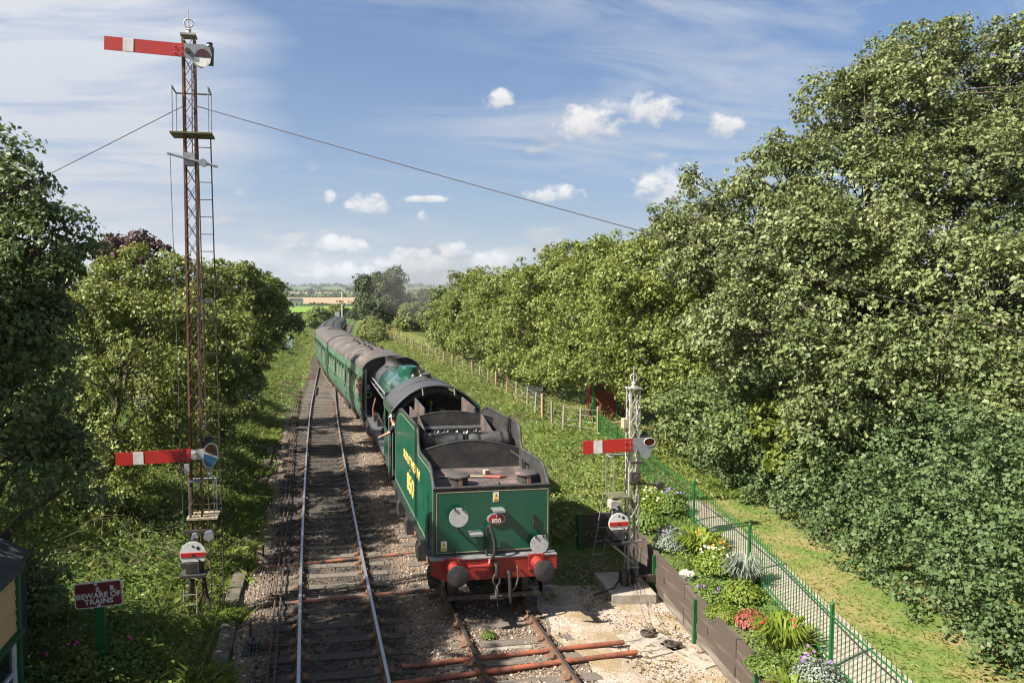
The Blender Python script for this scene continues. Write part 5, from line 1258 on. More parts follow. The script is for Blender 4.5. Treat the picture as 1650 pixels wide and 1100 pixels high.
def pipe(label, p0, p1, r=.055, joints=2, m='pipe'):
    p0 = Vector(p0); p1 = Vector(p1); root = empty('orange_pipe', p0, 0, label, 'pipe', 'orange pipes laid across the tracks'); d = p1 - p0
    n = joints + 1
    for k in range(n):
        mb = MB(); mb.tube(d * (k / n) + d.normalized() * .01, d * ((k + 1) / n) - d.normalized() * .01, r, r, 14); mb.build('pipe_length', m, root, smooth=True)
        if k: mb = MB(); c = d * (k / n); mb.tube(c - d.normalized() * .06, c + d.normalized() * .06, r * 1.22, r * 1.22, 14); mb.build('collar', m, root, smooth=True)
pipe('orange pipe across the dull track, nearest the camera of the crossing pipes', (-.9, 12.02, -.105), (5.98, 12.60, -.085), .047, 4)
pipe('orange pipe across the dull track, second from the camera', (1.62, 12.78, -.10), (5.92, 13.02, -.085), .045, 2)
pipe('brown-orange pipe under both tracks just in front of the tender', (-1.15, 15.95, -.125), (2.75, 16.2, -.12), .045, 3, 'pipe_dirty')
pipe('orange pipe crossing the bright track beside the tender side, farthest of the crossing pipes', (-1.10, 18.25, -.125), (2.70, 18.7, -.12), .045, 3, 'pipe_dirty')
pipe('short orange pipe across the ballast near the points', (-.6, 62.0, -.09), (.75, 62.2, -.08), .06, 0)
# flat wheels and slabs on the yard
for (lab, x, y, rz) in (('rusty wire pulley lying on pale slab, the farther of the pair by the pipe ends', 6.55, 13.35, .4), ('rusty wire pulley lying on pale slab, the nearer of the pair by the pipe ends', 6.78, 12.85, -.3)):
    o = empty('ground_pulley', (x, y, -.15), rz, lab, 'pulley', 'flat wire pulleys on the yard')
    mb = MB(); ring_pts = [(.12 * cos(t), .12 * sin(t), .05) for t in np.linspace(0, 2 * pi, 19)]; mb.path(ring_pts, .026, 7, False)
    for t in (0, 2.1, 4.2): mb.path([(0, 0, .05), (.12 * cos(t), .12 * sin(t), .05)], .014, 5)
    mb.build('wheel', 'dull_steel', o, smooth=True)
    mb = MB(); mb.box((.05, 0, .02), (.34, .12, .03)); mb.box((.16, 0, .06), (.10, .05, .07)); mb.build('frame', 'dark_rust', o)
for (lab, x, y, w, l, rz) in (('square pale concrete slab in the yard gravel by the wire wheels', 6.5, 13.1, .85, 1.0, .25), ('long pale concrete slab in the yard gravel near the wall', 7.0, 12.55, .45, 1.1, .35), ('pale stone slab between the dull rails by the pipes', 3.7, 13.35, .95, .22, 0.03)):
    mb = MB(); mb.box((0, 0, 0), (w, l, .06)); o = mb.build('slab', 'concrete', None, loc=(x, y, -.178), bevel=.01); o.rotation_euler[2] = rz; tag(o, lab, 'slab')
ww = empty('signal_wires', (0, 0, 0), 0, 'thin wires running from the signal base across the yard to the wire wheels', 'signal wire')
for (a, b) in (((7.15, 15.3, .22), (6.60, 13.4, -.08)), ((7.2, 15.3, .22), (6.82, 12.9, -.08)), ((6.55, 13.3, -.1), (5.95, 13.02, -.085)), ((6.76, 12.8, -.1), (6.0, 12.6, -.085))):
    mb = MB(); mb.path([a, Vector(a).lerp(Vector(b), .5) - Vector((0, 0, .04)), b], .006, 4); mb.build('wire', 'wire', ww)
mb = MB(); mb.box((0, 0, 0), (.75, .22, .26)); o = mb.build('timber_baulk', 'pale_sleeper', None, loc=(-3.20, 13.30, -.10), bevel=.02); o.rotation_euler[2] = -.05; tag(o, 'short weathered timber baulk behind the green sign post', 'baulk')
mb = MB(); mb.box((0, 0, 0), (.9, .22, .24)); o = mb.build('timber_baulk', 'pale_sleeper', None, loc=(-4.10, 13.42, -.12), bevel=.02); o.rotation_euler[2] = .12; tag(o, 'dark timber baulk between the hut and the green sign post', 'baulk')

# ------------------------------------------------------------------ retaining wall
wl = empty('retaining_wall', (0, 0, 0), 0, 'dark timber-board retaining wall with green posts below the flower bed', 'wall')
ang = -math.atan(.15); rw = np.random.default_rng(3)
def bmesh_(L, m):
    mb = MB(); mb.box((0, 0, 0), (.09, L - .012, .158)); return mb.mesh('board', m)
BM = {(L, m): bmesh_(L, m) for L in (1.2, 2.4) for m in ('wall_board', 'wall_board2')}
for c in range(6):
    y = 4.0 - (c % 2) * 1.2; z = -.22 + .165 * c + .02
    while y < WALL_Y - .3:
        L = 2.4 if (int(y * 7) + c) % 3 else 1.2
        L = min(L, 2.4); 
        if y + L > WALL_Y: L = 1.2
        yc = y + L / 2
        inst('board', BM[(L, 'wall_board2' if c < 2 and yc < 15 else 'wall_board')], wl, (float(x_wall(yc)) - .045 + rw.normal(0, .006), yc, z + .01), (0, rw.normal(0, .01), ang + rw.normal(0, .002)))
        y += L
for c in range(6):
    for (xa, L) in ((7.15, 1.2), (8.30, 1.0)):
        inst('board', BM[(1.2, 'wall_board')], wl, (xa + .5, WALL_Y + .02 + rw.normal(0, .006), -.19 + .165 * c), (0, 0, pi / 2 + .02))
for yy in (7.9, 10.4, 12.95, 15.4):
    mb = MB(); mb.box((0, 0, .42), (.06, .05, .92)); mb.build('wall_post', 'green_rail', wl, loc=(float(x_wall(yy)) - .13, yy, -.2))
mb = MB(); mb.box((0, 0, .45), (.09, .09, 1.0)); mb.build('wall_post', 'sign_green', wl, loc=(7.12, WALL_Y - .1, -.2))

# ------------------------------------------------------------------ green railings
rl = empty('green_railings', (0, 0, 0), 0, 'green spiked metal railings between the flower bed and the path', 'railings')
mb = MB(); mb.path([(0, 0, 0), (0, 0, .93)], .0078, 5); mb.path([(0, 0, .93), (0, 0, 1.0)], [.0078, .001], 5); PK = mb.mesh('picket', 'green_rail')
def rail_pt(yy): return float(x_rail(yy)), float(tz(x_rail(yy), yy))
yy = 6.0
while yy < 28.4:
    x, z = rail_pt(yy); inst('picket', PK, rl, (x, yy, z)); sl_ = float(x_rail(yy + .1) - x_rail(yy)) / .1; yy += .118 / sqrt(1 + sl_ * sl_)
mb = MB(); mb.box((0, 0, .52), (.045, .045, 1.04)); mb.lathe([(.03, 1.04), (.012, 1.08), (0, 1.14)], n=6); PS = mb.mesh('post', 'green_rail')
for yy in (6.6, 9.98, 13.6, 17.0, 21.5, 25.0, 28.4): x, z = rail_pt(yy); inst('post', PS, rl, (x, yy, z))
for h in (.16, .86):
    mb = MB(); mb.path([(rail_pt(q)[0], q, rail_pt(q)[1] + h) for q in np.arange(5.5, 28.6, .5)], .015, 5); mb.build('horizontal_rail', 'green_rail', rl)

# ------------------------------------------------------------------ post and wire fence
wf = empty('wire_fence', (0, 0, 0), 0, 'wooden post and wire fence along the top of the right-hand bank', 'fence')
FP = [(11.74, 28.5, 'n'), (11.2, 29.2, 'o'), (10.75, 30.0, 'o'), (10.66, 31.2, 'o'), (10.76, 32.8, 'n'), (10.9, 34.4, 'o'), (11.05, 36.2, 'o'), (11.2, 38.7, 'o'), (11.3, 41, 'n'), (11.4, 43.7, 'n'), (11.45, 46, 'o'), (11.5, 48.5, 'o'), (11.55, 50.8, 'n'), (11.5, 54, 'o'), (11.45, 57.7, 'n'), (11.4, 61, 'n'), (11.4, 65, 'n'), (11.4, 69, 'o'), (11.4, 73, 'n'), (11.4, 79, 'n'), (11.4, 85, 'n'), (11.4, 91, 'n')]
FP += [(11.4 + (float(xR(q)) - 3.2) * sst(80, 130, q) * .9, q, 'n') for q in np.arange(98, 240, 8)]
mb = MB(); mb.box((0, 0, .55), (.12, .12, 1.2)); mb.prism([(-.06, 1.15), (.06, 1.15), (.05, 1.19), (-.05, 1.19)], -.05, .05, 'Y'); PN = mb.mesh('fence_post', 'post_wood')
mb = MB(); mb.path([(0, 0, -.1), (.01, .01, 1.08)], [.055, .045], 7); PO = mb.mesh('fence_post', 'old_post')
for (x, y, t) in FP:
    z = float(tz(x, y)); inst('fence_post', PN if t == 'n' else PO, wf, (x, y, z), (rw.normal(0, .03), rw.normal(0, .03), rw.uniform(0, .4)))
for h in (.25, .5, .75, 1.0):
    mb = MB(); mb.path([(x, y, float(tz(x, y)) + h) for (x, y, t) in FP if y < 100], .006, 4); mb.build('wire', 'galv', wf)
bn = empty('bench', (11.9, 38.3, float(tz(11.9, 38.3))), radians(-68), 'dark slatted bench with green iron ends beyond the wire fence', 'bench')
for k in range(3): mb = MB(); mb.box((0, .22, .55 + .14 * k), (1.5, .03, .10), rx=.15); mb.build('back_slat', 'black_wood', bn)
for k in range(4): mb = MB(); mb.box((0, .10 - .12 * k, .44), (1.5, .10, .03)); mb.build('seat_slat', 'black_wood', bn)
for sx in (-.65, .65):
    mb = MB(); mb.path([(sx, .1, .42), (sx, .27, .95)], .025, 6); mb.path([(sx, -.26, .42), (sx, -.30, 0)], .025, 6); mb.path([(sx, .1, .42), (sx, .22, 0)], .025, 6); mb.path([(sx, -.26, .42), (sx, .1, .42)], .025, 6); mb.build('leg', 'green_rail', bn)
fr = empty('play_frame', (12.85, 30.6, float(tz(12.85, 30.6))), 0, 'green post frame with slanting struts under the trees', 'frame')
for sx in (-.5, .6): mb = MB(); mb.box((sx, 0, .85), (.11, .11, 1.8)); mb.build('post', 'green_rail', fr)
mb = MB(); mb.path([(-.5, 0, 1.2), (-.95, 0, .1)], .03, 5); mb.path([(.6, 0, 1.0), (.95, 0, .2)], .03, 5); mb.build('strut', 'green_rail', fr)
mb = MB(); mb.box((.05, 0, 1.65), (1.2, .08, .1)); mb.build('cross_bar', 'green_rail', fr)
mb = MB(); mb.box((0.4, -.2, .18), (.9, .3, .05)); mb.build('low_seat', 'pale_wood', fr)
rs = empty('shed', (13.6, 31.6, float(tz(13.6, 31.6))), radians(-10), 'rust-red boarded shed half hidden behind the green frame', 'shed')
for k in range(8): mb = MB(); mb.box((-.9 + .22 * k, 0, .9), (.21, .05, 1.8)); mb.build('board', 'red_shed', rs)
mb = MB(); mb.box((-.1, .5, .9), (1.7, .9, 1.75)); mb.build('body', 'red_shed', rs)
mb = MB(); mb.prism([(-1.1, 1.8), (.95, 1.8), (.95, 1.86), (-.08, 2.2), (-1.1, 1.86)], -.15, 1.1, 'Y'); mb.build('roof', 'slate', rs)

# ------------------------------------------------------------------ lineside cabinets, far signal
def cabinet(lab, x, y, w, d, h):
    o = empty('equipment_cabinet', (x, y, float(tz(x, y))), 0, lab, 'cabinet')
    mb = MB(); mb.box((0, 0, h / 2), (w, d, h)); mb.build('body', 'cabinet', o, bevel=.02)
    mb = MB(); mb.box((0, 0, h + .03), (w + .1, d + .1, .06)); mb.build('lid', 'white', o, bevel=.01)
    mb = MB(); mb.box((w * .0, -d / 2 - .012, h * .5), (w * .86, .02, h * .9)); dd = mb.build('door', 'cabinet', o)
    mb = MB(); mb.box((w * .35, -d / 2 - .03, h * .55), (.03, .03, .14)); mb.build('handle', 'black', dd)
cabinet('grey-blue equipment cabinet on the grass bank left of the train', -1.95, 92, .8, .6, 1.5)
cabinet('pale blue equipment cabinet beyond the last coach', 9.0, 215, 1.3, 1.0, 3.0)
lp = empty('lineside_lamp', (-2.5, 104, float(tz(-2.5, 104))), 0, 'small white lineside lamp on a short post behind the grey-blue cabinet', 'lamp')
mb = MB(); mb.path([(0, 0, 0), (0, 0, 2.4)], .05, 6); mb.build('post', 'galv', lp)
mb = MB(); mb.box((0, 0, 2.6), (.45, .4, .5)); mb.lathe([(.2, 2.85), (0, 3.0)], n=8); mb.build('lamp_head', 'white', lp)
fs = empty('semaphore_signal', (11.2, 232, float(tz(11.2, 232))), 0, 'distant white post signal with small red arm beside the curving line', 'signal')
mb = MB(); mb.path([(0, 0, 0), (0, 0, 8.4)], [.17, .13], 8); mb.build('post', 'white', fs)
mb = MB(); mb.box((-.95, -.2, 6.0), (1.7, .05, .55)); o = mb.build('signal_arm', 'arm_red', fs)
mb = MB(); mb.box((-1.2, -.24, 6.0), (.35, .03, .54)); mb.build('white_band', 'white', o)
mb = MB(); mb.lathe([(.2, 8.4), (.1, 8.5), (.05, 9.1)], n=8); mb.build('finial', 'white', fs)
mb = MB(); mb.box((.3, -.1, 5.9), (.5, .2, .5)); mb.build('spectacle', 'sig_grey', fs)
def guy(lab, a, b, r=.012, sag=.15, m='guy'):
    a, b = Vector(a), Vector(b); mb = MB()
    mb.path([a.lerp(b, t) - Vector((0, 0, sag * 4 * t * (1 - t))) for t in np.linspace(0, 1, 25)], r, 5)
    tag(mb.build('guy_wire', m, None), lab, 'guy wire')
guy('guy cable from the tall signal over the train into the right-hand trees', (-2.16, 15.9, 10.32), (30.5, 7.4, 1.2), .009, .25)
guy('guy cable from the tall signal into the trees on its left', (-2.38, 15.9, 10.32), (-24, 24.5, 1.8), .009, .2)
# ------------------------------------------------------------------ foliage materials (palest stops stand in for sunlit highlights on leaves)
M['lf_maple'] = leafmat('maple_leaf', [(0, (.054, .082, .025)), (.5, (.134, .174, .060)), (.93, (.250, .280, .125)), (1, (.29, .24, .09))], .27, .5, pscale=.5)
M['lf_hazel'] = leafmat('hazel_leaf', [(0, (.052, .084, .013)), (.5, (.132, .180, .034)), (.93, (.245, .275, .078)), (1, (.29, .25, .055))], .30, .5, pscale=.45)
M['lf_dark'] = leafmat('dark_leaf', [(0, (.050, .084, .022)), (.5, (.108, .155, .046)), (1, (.215, .250, .095))], .32, .5, pscale=.5)
M['lf_bright'] = leafmat('bright_leaf', [(0, (.060, .090, .012)), (.5, (.130, .165, .022)), (1, (.22, .24, .045))], .32, .55, pscale=.5)
M['lf_ivy'] = leafmat('ivy_leaf', [(0, (.034, .064, .020)), (.5, (.074, .118, .040)), (1, (.155, .200, .085))], .25, .55, pscale=.7, spec=.3)
M['lf_purple'] = leafmat('copper_leaf', [(0, (.040, .020, .018)), (.5, (.080, .036, .030)), (1, (.13, .070, .048))], .25, .55)
M['lf_far'] = leafmat('far_leaf', [(0, (.040, .062, .022)), (.5, (.065, .092, .034)), (1, (.100, .125, .050))], .2, .7)
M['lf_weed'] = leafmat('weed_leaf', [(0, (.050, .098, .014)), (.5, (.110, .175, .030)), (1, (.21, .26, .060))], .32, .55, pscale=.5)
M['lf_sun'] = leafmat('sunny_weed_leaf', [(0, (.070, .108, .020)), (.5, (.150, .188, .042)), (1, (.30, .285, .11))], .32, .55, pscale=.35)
M['grass'] = leafmat('grass_blade', [(0, (.050, .095, .012)), (.5, (.120, .180, .030)), (1, (.26, .26, .085))], .35, .5, pscale=.35)
M['dry_grass'] = leafmat('dry_grass_blade', [(0, (.13, .11, .045)), (.5, (.24, .19, .09)), (1, (.36, .29, .15))], .3, .6)

maple_right = [(18.3,19.7,12.5,2.5),(16.1,19.5,11.4,2.1),(19.9,19.4,12.5,2.3),(20,18.2,9.6,3),(17.4,18.6,9.1,2.9),(15.4,18.9,9.1,2.5),(14.2,20.2,9.6,1.9),(13.1,19.7,8,2),(13.6,18.1,6.9,2.3),(15,16.8,6.1,2.6),(16.4,15.6,6.1,2.6),(12.3,18.2,5.5,2.2),(12.9,21.6,9.3,1.5),(13.8,20.9,9.8,1.5),(13.0,23.4,8.6,1.6),(13.1,22.4,7.7,1.8),(13.1,16,4.3,2),(14.3,14.8,4,2.1),(15.3,13.6,3.9,2.3)]
hazel_near = [(12.6,19.5,2.7,1.7),(12.8,17.5,2.4,1.5),(12.6,22.1,2.3,1.6),(13.1,15.9,2.3,1.4)]
belt = [[(14.4,27.1,7.6,2.2),(12.8,26.3,6,2.4),(13.9,25,4.7,2.3),(12.6,25.2,3.3,1.9),(13.6,24,3.2,1.7),(12.3,27.3,4.5,2),(14.8,25,7.6,1.8),(13.8,26.0,7.9,1.8),(13.3,28.2,7.5,1.8)],
 [(13.9,32.3,7.6,2.1),(12.8,32.4,5.9,2.3),(13.8,31.2,5.4,2.3),(12.3,31.6,3.9,1.9),(13.7,33.5,3.0,1.6),(13.9,29,3.4,1.4),(13.3,35.3,7.4,1.8),(13.0,35.6,5.2,2.0),(13.4,28.8,5.6,1.9)],
 [(13.8,40.4,7,2.3),(12.9,40.5,5.1,2.3),(14.1,39.2,4.5,2.3),(13.1,38.3,2.9,1.9),(12.6,41,2.7,1.7),(13.5,44.6,6.8,1.9),(13.1,44.8,4.6,2.2),(13,44.5,2.4,1.7)],
 [(13.6,50.6,6.6,2.3),(12.9,50.6,4.4,2.4),(13.9,48.3,3.6,2.3),(12.9,48.4,2.2,1.6),(13.4,55.5,6.2,2.2),(13,55,3.4,2.2)],
 [(13.4,60.8,7,2),(12.9,62.7,4.4,2.3),(13.7,58.5,3.1,2.1),(13.3,67,5,2.1),(13,66,3,2)],
 [(13.1,73.8,4.1,1.9),(14.6,76.7,5.9,1.9),(12.6,70.9,2.7,1.3)]]
maple_left = [(-5.06,13.42,8.64,0.6),(-4.82,13.34,8.0,0.72),(-5.46,13.5,8.0,0.96),(-4.34,13.26,7.36,0.8),(-3.86,13.42,7.28,0.36),(-4.98,13.34,7.2,1.04),(-4.9,12.86,6.32,1.28),(-4.42,13.18,5.92,0.72),(-4.74,12.38,4.8,1.28),(-4.5,12.7,3.92,1.04),(-4.26,13.82,3.04,0.8),(-6.1,13.58,7.52,1.36),(-6.02,12.62,5.76,1.76),(-5.0,13.8,1.3,0.7),(-5.7,14.1,1.2,0.9),(-6.7,13.9,1.5,1.2),(-6.5,13.1,3.2,1.3)]
left = [[(-4.85,21.95,6.63,1.31),(-5.39,20.41,5.78,1.16),(-3.85,20.94,5.78,1.39),(-4.54,18.63,4.4,1.23),(-3.7,19.25,4.01,1.31),(-4.08,17.71,3.17,0.92),(-3.85,20.41,2.63,0.92),(-5.6,20.5,1.9,1.2),(-4.6,19.6,1.3,0.8),(-6.4,21.5,3.6,1.4)],[(-3.82,26.52,6.66,1.44),(-3.31,25.5,5.04,1.61),(-3.74,24.65,3.68,1.44),(-2.98,26.18,3.51,1.27),(-3.74,22.86,2.58,0.94),(-3.65,24.65,1.98,0.94),(-3.4,26.35,1.98,0.94)],[(-2.7,31.99,6.77,1.4),(-2.14,32.55,5.66,1.49),(-2.98,31.25,4.45,1.49),(-2.7,31.81,3.33,1.12),(-3.44,28.64,2.31,0.93),(-3.63,31.25,1.66,1.02),(-3.44,33.11,1.66,1.02)],[(-1.5,37.2,6.4,1.25),(-1.15,37.9,5.5,1.1),(-2,37,4.4,1.2),(-2.7,36.6,3.0,1.0),(-3.3,37.6,1.6,1.1),(-3.6,39,1.1,0.9)]]
purple = [(-8.3,38,8.5,1.3),(-9.2,38.2,8.1,1.0),(-7.4,38.9,8.5,.8)]
far1 = [(13.3,150.1,7.8,4.2),(16.4,149.7,8.4,4.6),(18,147.1,4.3,3.8),(14.1,145.7,3.7,4.2),(12.1,150.2,4.3,3.2)]
def gz(x, y): return float(tz(x, y)) - .05

tree('maple_tree', 'huge grey-green maple filling the upper right beyond the path', 'tree', (17.3, 18.6, gz(17.3, 18.6)), maple_right, 'lf_maple', .100, .31, 36, .70, .34, 11, asp=.38, holes=50, twigs=700)
tree('hazel_bush', 'dark green hazel thicket under the big maple behind the lawn', 'bush', (12.9, 19, gz(12.9, 19)), hazel_near, 'lf_dark', .11, .32, 34, .9, .08, 12)
BL = ['yellow-green tree beside the big maple, nearest of the belt behind the wire fence', 'rounded green tree standing over the green frame and red shed', 'dense green tree behind the dark bench', 'green tree of the belt, fourth from the big maple', 'green tree of the belt, second from its far end', 'low dark tree at the far end of the belt by the gap']
BM_ = ['lf_hazel', 'lf_hazel', 'lf_hazel', 'lf_hazel', 'lf_hazel', 'lf_dark']
for i, L in enumerate(belt):
    b = (np.mean([p[0] for p in L]) + .5, np.mean([p[1] for p in L]), 0)
    k = 1 + .12 * i
    tree('hedgerow_tree', BL[i], 'tree', (b[0], b[1], gz(b[0], b[1])), L, BM_[i], .106 * k, .34 * k ** .5, 30, .78, .16, 20 + i, 'trees of the belt along the wire fence', asp=.36, holes=10, twigs=120)
tree('maple_tree', 'dark maple at the left edge beside the hut', 'tree', (-5.8, 13.9, gz(-5.8, 13.9)), maple_left, 'lf_dark', .082, .25, 40, .85, .2, 31, asp=.36, holes=22, twigs=200)
LL = ['bushy green tree between the left-hand maple and the tall signal', 'sunlit green tree right behind the tall signal mast', 'green tree right of the tall signal mast, overhanging the grass bank', 'small tree at the right end of the left-hand trees, reaching toward the line']
for i, L in enumerate(left):
    b = (np.mean([p[0] for p in L]) - .6, np.mean([p[1] for p in L]))
    tree('bank_tree', LL[i], 'tree', (b[0], b[1], gz(*b)), L, ['lf_hazel', 'lf_hazel', 'lf_hazel', 'lf_dark'][i], .095 + .012 * i, .30, 34, .85, .14, 40 + i, 'trees on the left-hand bank', asp=.32, holes=10, twigs=120)
tree('copper_tree', 'purple-leaved tree showing above the left-hand trees', 'tree', (-8.4, 38.2, gz(-8.4, 38.2)), purple + [(-8.4, 38.4, 6.2, 1.8), (-8.0, 38.0, 4.0, 1.5)], 'lf_purple', .17, .42, 26, .9, .13, 50)
# trees that stand west of the line outside the picture and shade the tracks
tree('bank_tree', 'tree behind the hut shading the near tracks', 'tree', (-9.3, 8.6, gz(-9.3, 8.6)), [(-7.4, 10.2, 8.0, 1.7), (-8.2, 8.8, 8.6, 1.8), (-9.2, 10.2, 8.2, 1.8), (-8.4, 9.2, 6.0, 2.0), (-7.0, 8.4, 7.4, 1.6), (-7.6, 6.6, 8.0, 1.8)], 'lf_dark', .22, .55, 24, 1.1, .18, 55, 'trees on the left-hand bank')
for i, (lab, x, y, r) in enumerate((('dark tree behind the left-hand maple', -12.5, 17.5, 2.6), ('broad tree standing back from the left-hand bank', -11.5, 27, 2.8), ('tree standing back behind the copper-leaved tree', -13, 40, 3.0))):
    z = gz(x, y); tree('bank_tree', lab, 'tree', (x, y, z), [(x, y, z + 4.2, r), (x + r * .6, y - 1, z + 2.6, r * .8), (x - r * .5, y + 1, z + 2.2, r * .9), (x + .5, y + 1.6, z + 1.2, r * .7)], 'lf_dark', .22, .6, 18, .8, .18, 150 + i, 'trees on the left-hand bank', twigs=40)
for i, (lab, x, y, r) in enumerate((('tree beyond the big maple at the right edge', 22.5, 11.5, 3.0), ('tall tree showing behind the big maple', 20.5, 27, 3.0))):
    z = gz(x, y); tree('hedgerow_tree', lab, 'tree', (x, y, z), [(x, y, z + 6.5, r), (x + r * .6, y - 1, z + 4.2, r * .9), (x - r * .6, y + 1, z + 3.6, r), (x + .5, y - 1.6, z + 1.8, r * .8)], 'lf_hazel', .22, .6, 18, .8, .2, 160 + i, 'trees of the belt along the wire fence', twigs=40)
tree('oak_tree', 'large dark tree standing alone beyond the bend of the line', 'tree', (15.2, 148.5, gz(15.2, 148.5)), far1, 'lf_far', .40, .9, 26, .9, .4, 60)
tree('thorn_bush', 'olive green bush in front of the large lone tree', 'bush', (18.5, 128, gz(18.5, 128)), [(18.0, 128, 3.6, 2.4), (20.0, 127, 2.8, 2.2), (17, 126, 2.0, 1.8), (21.5, 125, 1.6, 1.8)], 'lf_hazel', .36, .8, 30, 1.1, .2, 61)
for i, (lab, x, y, r) in enumerate((('rounded grey-green tree across the field right of the lone tree', 64, 395, 6.2), ('smaller rounded tree left of its taller neighbour across the field', 55, 400, 4.5), ('low tree at the right end of the far group across the field', 75, 412, 4.5))):
    tree('field_tree', lab, 'tree', (x, y, gz(x, y)), [(x, y, r * .95, r), (x + r * .6, y + 2, r * .75, r * .7), (x - r * .7, y - 1, r * .7, r * .65)], 'lf_far', .9, 1.8, 30, 1.2, .5, 70 + i, 'trees across the field')

# ------------------------------------------------------------------ ivy hedge at the foot of the maple
hp = [(12.9, 23.2), (12.4, 21.2), (12.0, 19.4), (11.95, 17.7), (11.7, 16.2), (11.55, 14.8), (11.2, 13.4), (10.9, 12.1), (10.5, 10.7), (10.15, 9.3), (9.8, 8)]
hl = []
for (x, y) in hp:
    z = gz(x, y); hl += [(x + .35, y, z + .45, .75), (x + .9, y + .3, z + 1.35, .95), (x + 1.9, y, z + 2.2, 1.2)]
tree('ivy_hedge', 'dark glossy ivy hedge along the lawn below the big maple', 'hedge', (11.8, 15, gz(11.8, 15)), hl, 'lf_ivy', .072, .26, 30, .9, .06, 80, bark=None, asp=.46, low=-.9, sub=0, holes=8)
# yellow-leaved sprays and red twigs
tree('yellow_bush', 'small yellow-leaved bush in the shade under the big maple', 'bush', (12.0, 17.2, gz(12, 17.2)), [(12.0, 17.6, 3.2, .55), (12.3, 16.9, 2.9, .5), (12.1, 17.3, 2.3, .5)], 'lf_bright', .13, .25, 26, .9, .05, 81)

# ------------------------------------------------------------------ shrubs along the line
SH = [('bright green shrub beside the fence where the line bends', 11.9, 133, 1.9, 'lf_sun'), ('rounded light green shrub on the bank beyond the third coach', 8.6, 96, 1.5, 'lf_sun'), ('low yellow-green shrub on the bank by the fence beyond the coaches', 9.6, 108, 1.6, 'lf_sun'),
      ('dark shrub beside the distant signal', 16.5, 235, 3.0, 'lf_far'), ('broad shrub left of the distant signal', 4, 205, 3.0, 'lf_hazel'), ('wide bush at the left of the bend', -8, 190, 3.4, 'lf_hazel'), ('bush on the grass bank left of the second coach', -3.6, 88, 1.3, 'lf_hazel'),
      ('low bush on the bank beside the grey-blue cabinet', -4.6, 97, 1.5, 'lf_weed'), ('light green shrub near the oil-stained end of the bend', 10.5, 118, 1.6, 'lf_sun'), ('dark bush under the left-hand trees by the kerb', -4.2, 44, 1.2, 'lf_hazel'), ('bushy shrub in front of the light green field', 11, 262, 3.2, 'lf_hazel'), ('broad dark bush in front of the far fields', -14, 235, 4.0, 'lf_far'), ('low round shrub at the left side of the far bend', 1.5, 160, 1.7, 'lf_weed')]
for i, (lab, x, y, r, lm) in enumerate(SH):
    z = gz(x, y); k = max(1, y / 75)
    tree('shrub', lab.replace('oil-stained end of the bend', 'start of the bend'), 'shrub', (x, y, z), [(x, y, z + r * .5, r), (x + r * .8, y + .3, z + r * .3, r * .75), (x - r * .8, y - .2, z + r * .35, r * .7)], lm, .15 * k, .40 * k ** .7, 18, 1.0, .06, 90 + i, 'shrubs along the line', low=-.2)

# ------------------------------------------------------------------ ground cover
def cover(name, label, seed, n, box, mask, leaf, hgt, lm, cr=.28, per=16, cat='ground cover'):
    """low leafy clumps following the ground"""
    rng = np.random.default_rng(seed); x = rng.uniform(box[0], box[1], n); y = box[2] + (box[3] - box[2]) * rng.random(n) ** 1.7
    k = rng.random(n) < mask(x, y); x, y = x[k], y[k]; z = tz(x, y); n = len(x)
    idx = np.repeat(np.arange(n), per); m = len(idx); far = 1 + np.clip(y[idx] - 35, 0, 150) / 60
    cen = np.stack([x, y, z], 1); hh = hgt * rng.uniform(.4, 1.2, n)
    a = rng.uniform(0, 2 * pi, m); rr = cr * np.sqrt(rng.random(m)) * (.7 + .6 * rng.random(m)); t = rr / cr
    off = np.stack([np.cos(a) * rr, np.sin(a) * rr, hh[idx] * (1.05 - .7 * t ** 2) * rng.uniform(.35, 1, m)], 1)
    P = cen[idx] + off; N = np.stack([np.cos(a) * t * .6, np.sin(a) * t * .6, np.ones(m)], 1) + rng.normal(0, .4, (m, 3)); T = np.stack([np.cos(a), np.sin(a), -.25 + 0 * a], 1) + rng.normal(0, .5, (m, 3))
    V, F = leaves(P, N, T, leaf * rng.uniform(.6, 1.4, m) * far, .34)
    o = link(bpy.data.objects.new(name, npmesh(name, V, F, lm))); return tag(o, label, cat, kind='stuff')
def grassy(name, label, seed, n, box, mask, h, w, m, lean=.4, zoff=None):
    rng = np.random.default_rng(seed); x = rng.uniform(box[0], box[1], n); y = box[2] + (box[3] - box[2]) * rng.random(n) ** 1.6
    k = rng.random(n) < mask(x, y); x, y = x[k], y[k]; far = 1 + np.clip(y - 30, 0, 120) / 50
    V, F = blades(np.stack([x, y, tz(x, y)], 1), h * rng.uniform(.4, 1.3, len(x)) * (1 + .2 * (far - 1)), w * far, rng, lean)
    o = link(bpy.data.objects.new(name, npmesh(name, V, F, m))); return tag(o, label, 'grass', kind='stuff')
patch = lambda x, y, a, b, c: .5 + .5 * np.sin(x * a + 2 * np.sin(y * b + c)) * np.sin(y * a * .8 + c)
offc = lambda y: (xR(y) - 3.735) * sst(60, 115, y)
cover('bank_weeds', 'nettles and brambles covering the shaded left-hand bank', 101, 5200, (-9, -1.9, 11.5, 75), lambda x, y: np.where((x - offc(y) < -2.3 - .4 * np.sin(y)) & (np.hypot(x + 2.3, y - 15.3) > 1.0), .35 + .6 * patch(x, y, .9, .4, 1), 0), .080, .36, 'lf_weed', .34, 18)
cover('bank_weeds', 'leafy weeds and brambles over the sunlit right-hand bank', 102, 6500, (5.6, 14.5, 18.7, 150), lambda x, y: np.where((x - offc(y) > 6.2 + .3 * np.sin(y * 1.3)) & (x - offc(y) < 11.6), .25 + .6 * patch(x, y, .7, .5, 2), 0), .085, .30, 'lf_sun', .34, 15)
